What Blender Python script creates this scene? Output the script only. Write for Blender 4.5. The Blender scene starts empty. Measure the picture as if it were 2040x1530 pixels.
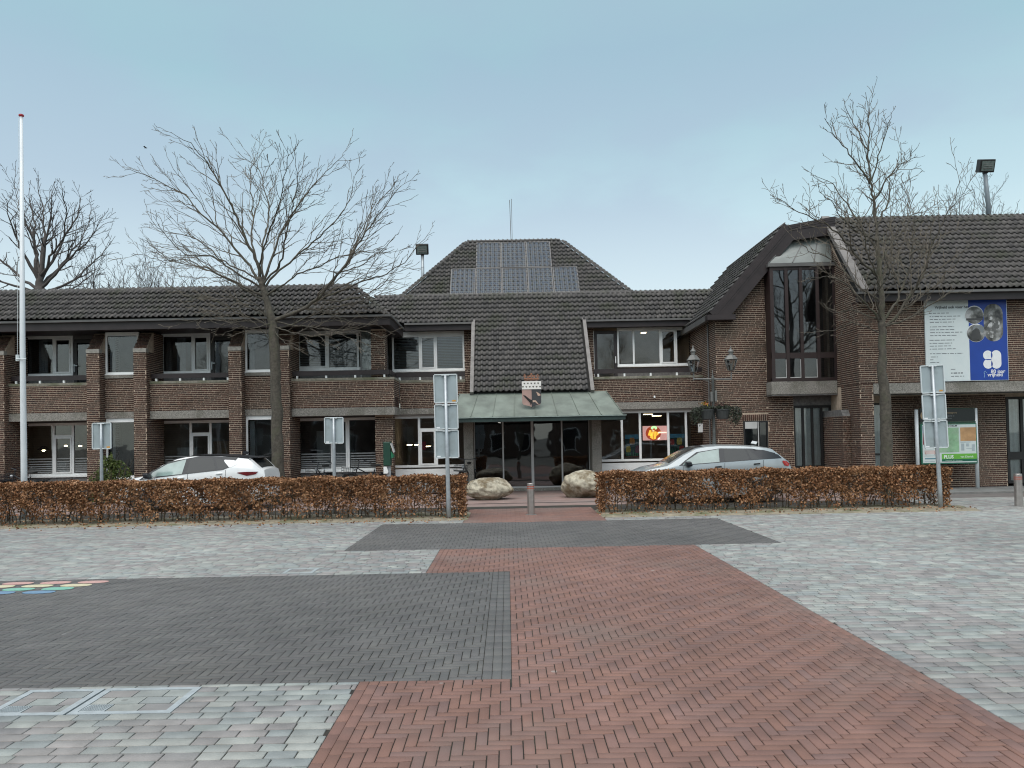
import bpy, math, random
import numpy as np
from mathutils import Vector, Matrix, noise as mnoise
random.seed(7); RNG = np.random.default_rng(7)
R_ = math.radians
S = bpy.context.scene
COL = S.collection

# ------------------------------------------------------------------ camera
F_, UP_, VP_, CAMH = 1530.0, 1010.0, 842.0, 1.8
PITCH, ROLL = R_(1.2), R_(-1.06)
cam = bpy.data.objects.new('camera', bpy.data.cameras.new('camera'))
COL.objects.link(cam)
cam.location = (0, 0, CAMH)
cam.rotation_euler = (Matrix.Rotation(math.pi/2 + PITCH, 3, 'X') @ Matrix.Rotation(ROLL, 3, 'Z')).to_euler()
cam.data.sensor_width = 36; cam.data.lens = F_/2040*36
cam.data.shift_x = (1020-UP_)/2040; cam.data.shift_y = (VP_-765)/2040
cam.data.clip_start = .1; cam.data.clip_end = 3000
S.camera = cam

# ------------------------------------------------------------------ sky, sun, exposure
W_ = bpy.data.worlds.new('World'); S.world = W_; W_.use_nodes = True
nt = W_.node_tree; nt.nodes.clear()
SUN_EL, SUN_AZ = R_(62), R_(195)
def N(t, typ, **kw):
    n = t.nodes.new(typ)
    for k, v in kw.items(): setattr(n, k, v)
    return n
def ramp(t, stops, interp='LINEAR'):
    n = t.nodes.new('ShaderNodeValToRGB'); cr = n.color_ramp; cr.interpolation = interp
    while len(cr.elements) < len(stops): cr.elements.new(.5)
    for e, (p, c) in zip(cr.elements, stops):
        e.position = p; e.color = (*c, 1) if len(c) == 3 else c
    return n
out = N(nt, 'ShaderNodeOutputWorld'); bg1 = N(nt, 'ShaderNodeBackground'); bg2 = N(nt, 'ShaderNodeBackground'); add = N(nt, 'ShaderNodeAddShader')
sky = N(nt, 'ShaderNodeTexSky', sky_type='NISHITA'); sky.sun_disc = False
sky.sun_elevation = SUN_EL; sky.sun_rotation = SUN_AZ; sky.air_density = 1; sky.dust_density = 3
nt.links.new(sky.outputs[0], bg1.inputs[0]); bg1.inputs[1].default_value = 0.05
tc = N(nt, 'ShaderNodeTexCoord'); sp = N(nt, 'ShaderNodeSeparateXYZ'); nt.links.new(tc.outputs['Generated'], sp.inputs[0])
mp = N(nt, 'ShaderNodeMapping'); mp.inputs['Scale'].default_value = (1.0, 1.0, 2.2); mp.inputs['Location'].default_value = (.35, .1, .2)
nt.links.new(tc.outputs['Generated'], mp.inputs[0])
nz = N(nt, 'ShaderNodeTexNoise'); nz.inputs['Scale'].default_value = 1.5; nz.inputs['Detail'].default_value = 7; nz.inputs['Roughness'].default_value = .54
nt.links.new(mp.outputs[0], nz.inputs['Vector'])
er = ramp(nt, [(0, (.43, .48, .44)), (.16, (.385, .445, .41)), (.27, (.275, .362, .352)), (.42, (.177, .282, .283)), (.58, (.195, .288, .295)), (.8, (.34, .40, .41)), (1, (.46, .49, .49))])
nt.links.new(sp.outputs[2], er.inputs[0])
gr = ramp(nt, [(0, (.43, .47, .44)), (.16, (.35, .40, .385)), (.3, (.23, .285, .30)), (.45, (.18, .26, .28)), (.6, (.21, .285, .30)), (.8, (.34, .39, .41)), (1, (.45, .48, .49))])
nt.links.new(sp.outputs[2], gr.inputs[0])
cr = ramp(nt, [(.44, (0, 0, 0)), (.58, (1, 1, 1))], 'EASE'); nt.links.new(nz.outputs[0], cr.inputs[0])
mx = N(nt, 'ShaderNodeMix', data_type='RGBA'); nt.links.new(cr.outputs[0], mx.inputs[0])
nt.links.new(er.outputs[0], mx.inputs[6]); nt.links.new(gr.outputs[0], mx.inputs[7])
nt.links.new(mx.outputs[2], bg2.inputs[0]); bg2.inputs[1].default_value = 1.0
nt.links.new(bg1.outputs[0], add.inputs[0]); nt.links.new(bg2.outputs[0], add.inputs[1]); nt.links.new(add.outputs[0], out.inputs[0])
sl = bpy.data.lights.new('sun', 'SUN'); sun = bpy.data.objects.new('sun', sl); COL.objects.link(sun)
sl.energy = 1.5; sl.angle = R_(65); sl.color = (1, .97, .93)
# sun_rotation is measured clockwise from +Y
sd = Vector((math.sin(SUN_AZ)*math.cos(SUN_EL), math.cos(SUN_AZ)*math.cos(SUN_EL), math.sin(SUN_EL)))
sun.rotation_euler = sd.to_track_quat('Z', 'Y').to_euler(); sun.location = (0, 0, 60)
S.view_settings.view_transform = 'Standard'; S.view_settings.look = 'None'
S.view_settings.exposure = 0.62; S.view_settings.gamma = 1; S.view_settings.use_curve_mapping = False
try:
    S.cycles.max_bounces = 6; S.cycles.transparent_max_bounces = 12; S.cycles.use_denoising = True; S.cycles.pixel_filter_type = 'BLACKMAN_HARRIS'; S.cycles.filter_width = 1.1; S.cycles.use_adaptive_sampling = False; S.cycles.sample_clamp_indirect = 4
    S.cycles.caustics_reflective = False; S.cycles.caustics_refractive = False
except Exception: pass

# ------------------------------------------------------------------ helpers
_r = np.array([1, 0, 0.]); _f = np.array([0, math.cos(PITCH), math.sin(PITCH)]); _u = np.array([0, -math.sin(PITCH), math.cos(PITCH)])
_R = math.cos(ROLL)*_r + math.sin(ROLL)*_u; _U = -math.sin(ROLL)*_r + math.cos(ROLL)*_u
def ray(u, v): return (u-UP_)/F_*_R - (v-VP_)/F_*_U + _f
def at(u, v, Y):                                # the point at distance Y seen at photo pixel (u, v)
    d = ray(u, v); q = d*(Y/d[1]); return Vector((q[0], q[1], q[2]+CAMH))
def on_plane(u, v, p0, n):
    d = Vector(ray(u, v)); c = Vector((0, 0, CAMH)); return c + d*((Vector(p0)-c).dot(n)/d.dot(n))
def proj(p):
    q = np.array(p) - np.array([0, 0, CAMH]); w = q @ _f
    return UP_+F_*(q@_R)/w, VP_-F_*(q@_U)/w, w
def in_view(p, m=0):
    u, v, w = proj(p); return w > 0 and -m < u < 2040+m and -m < v < 1530+m

WO = {}                                         # world origin of every object built
class MB:
    def __init__(s): s.v = []; s.f = []; s.r = []
    def add(s, vs, fs, rnd=0.0):
        o = len(s.v); s.v += [tuple(p) for p in vs]
        for f in fs: s.f.append(tuple(i+o for i in f)); s.r.append(rnd)
        return s
    def box(s, x0, x1, y0, y1, z0, z1, rnd=0.0):
        return s.add([(x0,y0,z0),(x1,y0,z0),(x1,y1,z0),(x0,y1,z0),(x0,y0,z1),(x1,y0,z1),(x1,y1,z1),(x0,y1,z1)],
                     [(0,3,2,1),(4,5,6,7),(0,1,5,4),(1,2,6,5),(2,3,7,6),(3,0,4,7)], rnd)
    def obox(s, c, a, b, h, rnd=0.0):           # centre and three half-axis vectors
        c, a, b, h = map(Vector, (c, a, b, h))
        vs = [c-a-b-h, c+a-b-h, c+a+b-h, c-a+b-h, c-a-b+h, c+a-b+h, c+a+b+h, c-a+b+h]
        return s.add(vs, [(0,3,2,1),(4,5,6,7),(0,1,5,4),(1,2,6,5),(2,3,7,6),(3,0,4,7)], rnd)
    def tube(s, pts, rad, n=6, rnd=0.0, cap=True):
        pts = [Vector(p) for p in pts]; m = len(pts)
        if not hasattr(rad, '__len__'): rad = [rad]*m
        o = len(s.v); up = None
        for i, p in enumerate(pts):
            t = (pts[min(i+1, m-1)] - pts[max(i-1, 0)])
            t = t.normalized() if t.length > 1e-9 else Vector((0,0,1))
            if up is None: up = t.orthogonal().normalized()
            up = (up - t*up.dot(t)); up = up.normalized() if up.length > 1e-6 else t.orthogonal().normalized()
            w = t.cross(up)
            for k in range(n):
                a = 2*math.pi*k/n; q = p + (up*math.cos(a) + w*math.sin(a))*rad[i]; s.v.append((q.x, q.y, q.z))
        for i in range(m-1):
            for k in range(n):
                k2 = (k+1) % n
                s.f.append((o+i*n+k, o+i*n+k2, o+(i+1)*n+k2, o+(i+1)*n+k)); s.r.append(rnd)
        if cap:
            s.f.append(tuple(o+k for k in reversed(range(n)))); s.f.append(tuple(o+(m-1)*n+k for k in range(n))); s.r += [rnd, rnd]
        return s
    def lathe(s, prof, n=16, c=(0,0,0), rnd=0.0):
        return s.tube_z([(r, z) for r, z in prof], n, c, rnd)
    def tube_z(s, prof, n, c, rnd):
        o = len(s.v)
        for r, z in prof:
            for k in range(n):
                a = 2*math.pi*(k+.5)/n; s.v.append((c[0]+r*math.cos(a), c[1]+r*math.sin(a), c[2]+z))
        m = len(prof)
        for i in range(m-1):
            for k in range(n):
                k2 = (k+1) % n; s.f.append((o+i*n+k, o+i*n+k2, o+(i+1)*n+k2, o+(i+1)*n+k)); s.r.append(rnd)
        s.f.append(tuple(o+k for k in reversed(range(n)))); s.f.append(tuple(o+(m-1)*n+k for k in range(n))); s.r += [rnd, rnd]
        return s
    def prism(s, poly, axis, lo, hi, rnd=0.0):
        n = len(poly)
        P = {'x': lambda a, b, t: (t, a, b), 'y': lambda a, b, t: (a, t, b), 'z': lambda a, b, t: (a, b, t)}[axis]
        vs = [P(a, b, lo) for a, b in poly] + [P(a, b, hi) for a, b in poly]
        fs = [tuple(range(n)), tuple(reversed(range(n, 2*n)))] + [(i, i+n, (i+1) % n + n, (i+1) % n) for i in range(n)]
        return s.add(vs, fs, rnd)
    def strip(s, lo, hi, rnd=0.0):
        n = len(lo); return s.add(list(lo)+list(hi), [(i, i+1, n+i+1, n+i) for i in range(n-1)], rnd)
    def build(s, name, mat, parent=None, smooth=False, kind=None, bevel=0, fix=True):
        V = np.array(s.v, dtype=float)
        if parent is None:
            org = Vector(((V[:,0].min()+V[:,0].max())/2, (V[:,1].min()+V[:,1].max())/2, V[:,2].min()))
        else: org = WO[parent.name]
        V = V - np.array(org)
        me = bpy.data.meshes.new(name); me.from_pydata(V.tolist(), [], s.f)
        if any(s.r):
            at_ = me.attributes.new('rnd', 'FLOAT', 'FACE'); at_.data.foreach_set('value', np.array(s.r, dtype=np.float32))
        if fix:
            import bmesh
            bm = bmesh.new(); bm.from_mesh(me); bmesh.ops.recalc_face_normals(bm, faces=bm.faces); bm.to_mesh(me); bm.free()
        return link(name, me, mat, parent, org if parent is None else None, smooth, kind, bevel)
def link(name, me, mat, parent=None, org=None, smooth=False, kind=None, bevel=0):
    me.materials.clear()
    me.materials.append(mat)
    if smooth: me.polygons.foreach_set('use_smooth', [True]*len(me.polygons))
    o = bpy.data.objects.new(name, me); COL.objects.link(o)
    if parent is not None: o.parent = parent; WO[o.name] = WO[parent.name]
    else:
        o.location = org or (0,0,0); WO[o.name] = Vector(o.location)
    if kind: o['kind'] = kind
    if bevel:
        b = o.modifiers.new('edge', 'BEVEL'); b.width = bevel; b.segments = 2; b.limit_method = 'ANGLE'
    return o
def thing(name, label, cat, loc=(0,0,0), group=None):
    o = bpy.data.objects.new(name, None); COL.objects.link(o); o.location = loc; o.empty_display_size = .3
    WO[o.name] = Vector(loc); return tag(o, label, cat, group)
def tag(o, label=None, cat=None, group=None, kind=None):
    if label: o['label'] = label
    if cat: o['category'] = cat
    if group: o['group'] = group
    if kind: o['kind'] = kind
    return o
def npmesh(name, V, Fq, rnd=None):
    me = bpy.data.meshes.new(name); V = np.ascontiguousarray(V, dtype=np.float32); Fq = np.ascontiguousarray(Fq, dtype=np.int32); k = Fq.shape[1]
    me.vertices.add(len(V)); me.vertices.foreach_set('co', V.ravel())
    me.loops.add(Fq.size); me.loops.foreach_set('vertex_index', Fq.ravel())
    me.polygons.add(len(Fq)); me.polygons.foreach_set('loop_start', np.arange(0, Fq.size, k, dtype=np.int32))
    if rnd is not None:
        a = me.attributes.new('rnd', 'FLOAT', 'FACE'); a.data.foreach_set('value', np.asarray(rnd, dtype=np.float32))
    me.update(calc_edges=True); me.validate(); return me
def copy_tree(o, parent=None):
    c = o.copy(); COL.objects.link(c)
    if parent is not None: c.parent = parent
    WO[c.name] = WO.get(o.name, Vector((0,0,0)))
    for ch in list(o.children): copy_tree(ch, c)
    return c

# ------------------------------------------------------------------ materials
def pmat(name, col, rough=.7, var=.18, scale=6, bump=.0, bscale=60, metal=0, cols=None, specks=None, dirt=None, dscale=1.2, spec=.5, dmin=.45, dmax=.7, coat=0):
    m = bpy.data.materials.new(name); m.use_nodes = True; t = m.node_tree; L = t.links
    bs = t.nodes['Principled BSDF']; bs.inputs['Roughness'].default_value = rough; bs.inputs['Metallic'].default_value = metal
    bs.inputs['Specular IOR Level'].default_value = spec
    if coat: bs.inputs['Coat Weight'].default_value = coat; bs.inputs['Coat Roughness'].default_value = .05
    geo = N(t, 'ShaderNodeNewGeometry'); nz = N(t, 'ShaderNodeTexNoise'); nz.inputs['Scale'].default_value = scale; nz.inputs['Detail'].default_value = 6
    L.new(geo.outputs['Position'], nz.inputs['Vector'])
    if cols:
        at_ = N(t, 'ShaderNodeAttribute', attribute_name='rnd'); oi = N(t, 'ShaderNodeObjectInfo')
        ad = N(t, 'ShaderNodeMath', operation='ADD'); fr = N(t, 'ShaderNodeMath', operation='FRACT')
        L.new(at_.outputs['Fac'], ad.inputs[0]); L.new(oi.outputs['Random'], ad.inputs[1]); L.new(ad.outputs[0], fr.inputs[0])
        rp = ramp(t, [((i+.0)/len(cols), c) for i, c in enumerate(cols)], 'CONSTANT' if len(cols) > 6 else 'LINEAR'); L.new(fr.outputs[0], rp.inputs[0]); base = rp.outputs[0]
    else:
        rgb = N(t, 'ShaderNodeRGB'); rgb.outputs[0].default_value = (*col, 1); base = rgb.outputs[0]
    mr = N(t, 'ShaderNodeMapRange'); mr.inputs[1].default_value = .3; mr.inputs[2].default_value = .7; mr.inputs[3].default_value = 1-var; mr.inputs[4].default_value = 1+var
    L.new(nz.outputs[0], mr.inputs[0])
    mu = N(t, 'ShaderNodeMix', data_type='RGBA', blend_type='MULTIPLY'); mu.inputs[0].default_value = 1
    L.new(base, mu.inputs[6]); L.new(mr.outputs[0], mu.inputs[7]); col_o = mu.outputs[2]
    if dirt:
        dn = N(t, 'ShaderNodeTexNoise'); dn.inputs['Scale'].default_value = dscale; dn.inputs['Detail'].default_value = 7; dn.inputs['Roughness'].default_value = .62
        L.new(geo.outputs['Position'], dn.inputs['Vector'])
        dr = ramp(t, [(dmin, (0,0,0)), (dmax, (1,1,1))]); L.new(dn.outputs[0], dr.inputs[0])
        dm = N(t, 'ShaderNodeMix', data_type='RGBA'); L.new(dr.outputs[0], dm.inputs[0]); L.new(col_o, dm.inputs[6]); dm.inputs[7].default_value = (*dirt, 1); col_o = dm.outputs[2]
    if specks:                                  # gum, grit and worn spots
        vo = N(t, 'ShaderNodeTexVoronoi'); vo.inputs['Scale'].default_value = 2.6; L.new(geo.outputs['Position'], vo.inputs['Vector'])
        sx = N(t, 'ShaderNodeSeparateColor'); L.new(vo.outputs['Color'], sx.inputs[0]); th = N(t, 'ShaderNodeMath', operation='MULTIPLY'); th.inputs[1].default_value = .075; L.new(sx.outputs[0], th.inputs[0])
        lt = N(t, 'ShaderNodeMath', operation='LESS_THAN'); L.new(vo.outputs['Distance'], lt.inputs[0]); L.new(th.outputs[0], lt.inputs[1])
        ma = N(t, 'ShaderNodeMath', operation='MULTIPLY'); ma.inputs[1].default_value = .55; L.new(lt.outputs[0], ma.inputs[0])
        sm_ = N(t, 'ShaderNodeMix', data_type='RGBA'); L.new(ma.outputs[0], sm_.inputs[0]); L.new(col_o, sm_.inputs[6]); sm_.inputs[7].default_value = (*specks, 1); col_o = sm_.outputs[2]
        sn = N(t, 'ShaderNodeTexNoise'); sn.inputs['Scale'].default_value = .28; sn.inputs['Detail'].default_value = 5; sn.inputs['Roughness'].default_value = .7; L.new(geo.outputs['Position'], sn.inputs['Vector'])
        sr = N(t, 'ShaderNodeMapRange'); sr.inputs[1].default_value = .35; sr.inputs[2].default_value = .68; sr.inputs[3].default_value = .74; sr.inputs[4].default_value = 1.14; L.new(sn.outputs[0], sr.inputs[0])
        st_ = N(t, 'ShaderNodeMix', data_type='RGBA', blend_type='MULTIPLY'); st_.inputs[0].default_value = 1; L.new(col_o, st_.inputs[6]); L.new(sr.outputs[0], st_.inputs[7]); col_o = st_.outputs[2]
    L.new(col_o, bs.inputs['Base Color'])
    if bump:
        bn = N(t, 'ShaderNodeTexNoise'); bn.inputs['Scale'].default_value = bscale; bn.inputs['Detail'].default_value = 4; L.new(geo.outputs['Position'], bn.inputs['Vector'])
        bp = N(t, 'ShaderNodeBump'); bp.inputs['Strength'].default_value = bump; bp.inputs['Distance'].default_value = .02; L.new(bn.outputs[0], bp.inputs['Height']); L.new(bp.outputs[0], bs.inputs['Normal'])
    return m
def glass(name, tint=(.55,.58,.58), ior=1.55, wav=.02, amt=1.0):
    m = bpy.data.materials.new(name); m.use_nodes = True; t = m.node_tree; t.nodes.clear(); L = t.links
    o = N(t, 'ShaderNodeOutputMaterial'); mix = N(t, 'ShaderNodeMixShader'); tr = N(t, 'ShaderNodeBsdfTransparent'); gl = N(t, 'ShaderNodeBsdfGlossy'); fr = N(t, 'ShaderNodeFresnel')
    tr.inputs[0].default_value = (*tint, 1); gl.inputs['Roughness'].default_value = .02; gl.inputs[0].default_value = (.95,.97,1,1); fr.inputs[0].default_value = ior
    geo = N(t, 'ShaderNodeNewGeometry'); nz = N(t, 'ShaderNodeTexNoise'); nz.inputs['Scale'].default_value = .9; L.new(geo.outputs['Position'], nz.inputs['Vector'])
    bp = N(t, 'ShaderNodeBump'); bp.inputs['Strength'].default_value = wav; bp.inputs['Distance'].default_value = .3; L.new(nz.outputs[0], bp.inputs['Height']); L.new(bp.outputs[0], gl.inputs['Normal'])
    mu = N(t, 'ShaderNodeMath', operation='MULTIPLY'); mu.inputs[1].default_value = amt; L.new(fr.outputs[0], mu.inputs[0])
    L.new(mu.outputs[0], mix.inputs[0]); L.new(tr.outputs[0], mix.inputs[1]); L.new(gl.outputs[0], mix.inputs[2]); L.new(mix.outputs[0], o.inputs[0]); return m
def emit(name, col, st):
    m = bpy.data.materials.new(name); m.use_nodes = True; bs = m.node_tree.nodes['Principled BSDF']
    bs.inputs['Base Color'].default_value = (*col, 1); bs.inputs['Emission Color'].default_value = (*col, 1); bs.inputs['Emission Strength'].default_value = st; return m
def photo_print(name, scale=5, dark=.03, light=.45):      # a printed black-and-white photograph, blurred patches
    m = bpy.data.materials.new(name); m.use_nodes = True; t = m.node_tree; L = t.links; bs = t.nodes['Principled BSDF']; bs.inputs['Roughness'].default_value = .5
    g = N(t, 'ShaderNodeNewGeometry'); nz = N(t, 'ShaderNodeTexNoise'); nz.inputs['Scale'].default_value = scale; nz.inputs['Detail'].default_value = 6; L.new(g.outputs['Position'], nz.inputs['Vector'])
    r = ramp(t, [(.38, (dark,)*3), (.5, (.14,.14,.13)), (.64, (light,)*3)]); L.new(nz.outputs[0], r.inputs[0]); L.new(r.outputs[0], bs.inputs['Base Color']); return m

M = {}
M['brick'] = pmat('brick', None, .85, .28, 14, .25, 120, cols=[(.046,.024,.018), (.082,.036,.024), (.056,.028,.020), (.100,.047,.031), (.037,.022,.018), (.068,.033,.023)], dirt=(.050,.038,.028), dscale=.9, dmin=.52, dmax=.74)
M['mortar'] = pmat('mortar', (.47,.37,.285), .95, .18, 9, .3, 200, dirt=(.28,.215,.16), dscale=1.0, dmin=.5, dmax=.72)
M['tile'] = pmat('roof_tile', None, .78, .22, 9, .2, 90, cols=[(.085,.079,.077), (.106,.099,.096), (.070,.066,.065), (.120,.111,.106), (.096,.089,.085)], dirt=(.066,.069,.050), dscale=1.3, dmin=.50, dmax=.68)
M['deck'] = pmat('roof_underlay', (.02,.019,.018), .9)
M['concrete'] = pmat('exposed_aggregate', (.25,.235,.21), .9, .45, 30, .5, 90, dirt=(.12,.115,.09), dscale=1.8, dmin=.5, dmax=.75)
M['concrete_dark'] = pmat('grey_render', (.15,.145,.14), .85, .3, 14, .15, 60)
M['stone'] = pmat('pale_stone', (.34,.32,.285), .85, .25, 12, .2, 60)
M['white'] = pmat('white_paint', (.84,.85,.84), .45, .06, 3)
M['offwhite'] = pmat('grey_white_paint', (.50,.50,.49), .5, .08, 3)
M['brown'] = pmat('dark_brown_paint', (.026,.018,.0185), .5, .25, 4, .05, 40)
M['black'] = pmat('black_paint', (.012,.011,.011), .5, .2)
M['panelgrey'] = pmat('grey_brown_panel', (.095,.088,.084), .6, .12, 3)
M['zinc'] = pmat('zinc', (.14,.136,.132), .5, .15, 3, metal=.2)
M['verge'] = pmat('weathered_verge_board', (.20,.185,.175), .7, .2, 5, .1, 40)
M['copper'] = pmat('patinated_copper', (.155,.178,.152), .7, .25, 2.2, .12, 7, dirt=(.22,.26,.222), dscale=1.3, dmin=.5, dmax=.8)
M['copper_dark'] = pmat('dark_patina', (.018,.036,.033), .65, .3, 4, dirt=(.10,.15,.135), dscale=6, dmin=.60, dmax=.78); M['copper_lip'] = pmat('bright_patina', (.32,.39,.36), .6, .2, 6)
M['glass'] = glass('window_glass', (.86,.88,.88), 1.62)
M['glass_up'] = glass('window_glass_upper', (.80,.82,.83), 1.6)
M['glass_dark'] = glass('dark_door_glass', (.32,.33,.34), 1.95)
M['carglass'] = pmat('car_glass', (.022,.026,.028), .16, .1, 1.0, spec=.4); M['carglass_reflect'] = pmat('car_glass_painted_reflection', (.20,.27,.255), .08, .35, 2.2, spec=.9)  # front side panes: grey-green reflection painted into the base colour
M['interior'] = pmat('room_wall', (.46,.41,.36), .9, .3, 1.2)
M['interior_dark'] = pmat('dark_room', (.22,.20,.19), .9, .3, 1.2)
M['curtain'] = pmat('white_curtain', (.86,.89,.87), .9, .1, 6)
M['curtain_grey'] = pmat('grey_curtain', (.28,.30,.31), .9, .15, 6)
M['blind'] = pmat('pale_blind', (.56,.58,.57), .6, .06)
M['wood'] = pmat('tan_wood', (.28,.16,.075), .6, .2, 4)
M['lamp_lit'] = emit('lit_lamp', (1, .78, .48), 9.0)
M['lamp_white'] = emit('lit_white_lamp', (1, .93, .82), 3.5)
M['steel'] = pmat('galvanised_steel', (.40,.43,.45), .45, .12, 10, metal=.5)
M['signback'] = pmat('sign_back_aluminium', (.36,.42,.44), .5, .1, 2, metal=.2, dirt=(.27,.31,.31), dscale=3, dmin=.52, dmax=.75)
M['signrim'] = pmat('sign_rim', (.66,.70,.71), .4, .05, 3, metal=.2)
M['orange'] = pmat('orange_sticker', (.60,.28,.03), .5, .05)
M['stainless'] = pmat('brushed_stainless', (.42,.39,.37), .35, .1, 12, metal=.75)
M['redband'] = pmat('red_reflector', (.45,.10,.06), .4, .05)
M['rock'] = pmat('boulder_granite', (.39,.355,.275), .92, .4, 9, 1.0, 26, dirt=(.18,.14,.085), dscale=2.6, dmin=.47, dmax=.60)
M['leaf'] = pmat('dry_beech_leaf', None, .7, .25, 30, cols=[(.20,.082,.034), (.36,.175,.08), (.115,.052,.025), (.27,.12,.05), (.48,.28,.155), (.175,.086,.042)], dirt=(.40,.225,.115), dscale=2.2, dmin=.5, dmax=.72, spec=.35)
M['twig'] = pmat('hedge_twig', (.10,.078,.052), .9, .3, 12)
M['bark'] = pmat('bark', (.085,.075,.060), .95, .35, 14, .6, 45, dirt=(.085,.085,.055), dscale=2.5, dmin=.5, dmax=.7)
M['twigbark'] = pmat('twig_bark', (.135,.115,.09), .9, .25, 8)
M['farbark'] = pmat('far_bark', (.085,.075,.07), .95, .3, 3)
M['green'] = pmat('shrub_leaf', None, .6, .25, 20, cols=[(.05,.085,.018), (.09,.13,.03), (.035,.06,.015), (.12,.15,.035)], spec=.4)
M['darkgreen'] = pmat('bin_green', (.012,.055,.035), .45, .15, 5)
M['brightgreen'] = pmat('bin_lid_green', (.02,.16,.08), .4, .1, 5)
M['carwhite'] = pmat('white_car_paint', (.84,.85,.85), .25, .02, 2, coat=.6)
M['cargrey'] = pmat('silver_car_paint', (.37,.405,.42), .28, .03, 2, metal=.25, coat=.6)
M['carblack'] = pmat('black_car_trim', (.012,.014,.018), .4, .05, coat=.1)
M['rubber'] = pmat('rubber', (.02,.02,.02), .8)
M['redlight'] = pmat('red_tail_light', (.42,.015,.015), .15, .1, coat=.8)
M['darkred'] = pmat('smoked_tail_light', (.16,.02,.025), .15, .1, coat=.8)
M['bluewhite'] = pmat('pole_white', (.68,.71,.73), .35, .04, 3)
M['red'] = pmat('red_cap', (.40,.03,.04), .4)
M['iron'] = pmat('grey_green_iron', (.10,.105,.10), .55, .2, 6, metal=.2)
M['ironlight'] = pmat('lantern_metal', (.15,.148,.14), .55, .15, 6, metal=.2)
M['lanternglass'] = glass('lantern_glass', (.75,.76,.74), 1.6)
M['soil'] = pmat('sandy_soil', (.235,.205,.15), .95, .3, 4, .4, 40, dirt=(.11,.12,.055), dscale=1.5, dmin=.5, dmax=.65)

# ================================================================== GROUND AND PAVING
M['ground'] = pmat('far_ground', (.12,.12,.105), .95, .2, .5)
M['joint'] = pmat('joint_sand', (.026,.022,.018), .95, .3, 8, dirt=(.05,.05,.035), dscale=3)
M['paver'] = pmat('grey_paver', None, .62, .22, 5, .2, 60, cols=[(.275,.290,.275), (.275,.255,.246), (.312,.330,.310), (.25,.237,.232), (.292,.270,.258), (.267,.286,.28), (.345,.352,.325)], specks=(.16,.155,.145), dirt=(.235,.226,.21), dscale=.55, dmin=.5, dmax=.8)
M['redbrick'] = pmat('red_paving_brick', None, .68, .14, 3.5, .2, 70, cols=[(.212,.114,.090), (.198,.107,.086), (.224,.121,.094), (.194,.114,.098), (.21,.111,.084)], specks=(.36,.32,.29), dirt=(.195,.142,.122), dscale=.40, dmin=.50, dmax=.70)
M['darkbrick'] = pmat('dark_paving_brick', None, .66, .14, 3.5, .2, 70, cols=[(.112,.108,.103), (.104,.100,.097), (.120,.116,.109), (.110,.104,.101)], specks=(.30,.29,.28), dirt=(.126,.118,.107), dscale=.6, dmin=.52, dmax=.8)
M['street'] = pmat('street_clinker', (.25,.175,.155), .75, .2, 2.5, .25, 20, dirt=(.21,.175,.16), dscale=.9)
M['sidewalk'] = pmat('grey_slabs', (.20,.205,.20), .75, .2, 2.5, .15, 30, dirt=(.13,.13,.125), dscale=.9)
M['kerb'] = pmat('kerb_stone', (.19,.185,.175), .85, .2, 6, .2, 50)
M['gutter'] = pmat('dark_gutter', (.045,.043,.042), .85, .2)

MB().box(-900, 900, -700, 1500, -.6, -.12).build('ground', M['ground'], kind='structure')
GZ = 0.0
def sheet(name, x0, x1, y0, y1, mat, top, low=-.11):
    return MB().box(x0, x1, y0, y1, low, top).build(name, mat, kind='structure')

PAV_F = np.array([(0,1,2,3), (4,5,1,0), (5,6,2,1), (6,7,3,2), (7,4,0,3), (8,9,5,4), (9,10,6,5), (10,11,7,6), (11,8,4,7)])
def paver_geo(hx, hy, dep=.03, b=.0028):
    return np.array([(-hx+b,-hy+b,0),(hx-b,-hy+b,0),(hx-b,hy-b,0),(-hx+b,hy-b,0), (-hx,-hy,-b),(hx,-hy,-b),(hx,hy,-b),(-hx,hy,-b), (-hx,-hy,-dep),(hx,-hy,-dep),(hx,hy,-dep),(-hx,hy,-dep)])
def lay(parent, rects, piece, mat, stuffname, single=300):
    """rects: (x0,x1,y0,y1,full). The nearest whole ones in view become objects of their own, the rest one part."""
    idx = [i for i, r in enumerate(rects) if r[4] and in_view(((r[0]+r[1])/2, (r[2]+r[3])/2, 0), 20)]
    idx.sort(key=lambda i: ((rects[i][0]+rects[i][1])/2)**2*.3 + ((rects[i][2]+rects[i][3])/2)**2)
    solo = set(idx[:single]); cache = {}; V = []; Fs = []; rr = []; k = 0
    for i, (x0, x1, y0, y1, full) in enumerate(rects):
        hx, hy = (x1-x0)/2, (y1-y0)/2
        if hx < .008 or hy < .008: continue
        g = paver_geo(hx, hy)
        tx, ty = RNG.normal(0, .0035, 2); dz = RNG.normal(0, .0008)
        if i in solo:
            key = (round(hx, 4), round(hy, 4))
            if key not in cache: cache[key] = npmesh(piece, g, PAV_F); cache[key].materials.append(mat)
            o = bpy.data.objects.new(piece, cache[key]); COL.objects.link(o); o.parent = parent
            o.location = Vector(((x0+x1)/2, (y0+y1)/2, GZ+dz)) - WO[parent.name]; o.rotation_euler = (tx, ty, 0)
        else:
            g = g.copy(); g[:, 2] += g[:, 1]*tx - g[:, 0]*ty + dz + GZ; g[:, 0] += (x0+x1)/2; g[:, 1] += (y0+y1)/2
            V.append(g - np.array(WO[parent.name])); Fs.append(PAV_F+12*k); rr.append(np.full(9, RNG.random())); k += 1
    if V:
        me = npmesh(stuffname, np.concatenate(V), np.concatenate(Fs), np.concatenate(rr))
        link(stuffname, me, mat, parent, kind='stuff')
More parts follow.
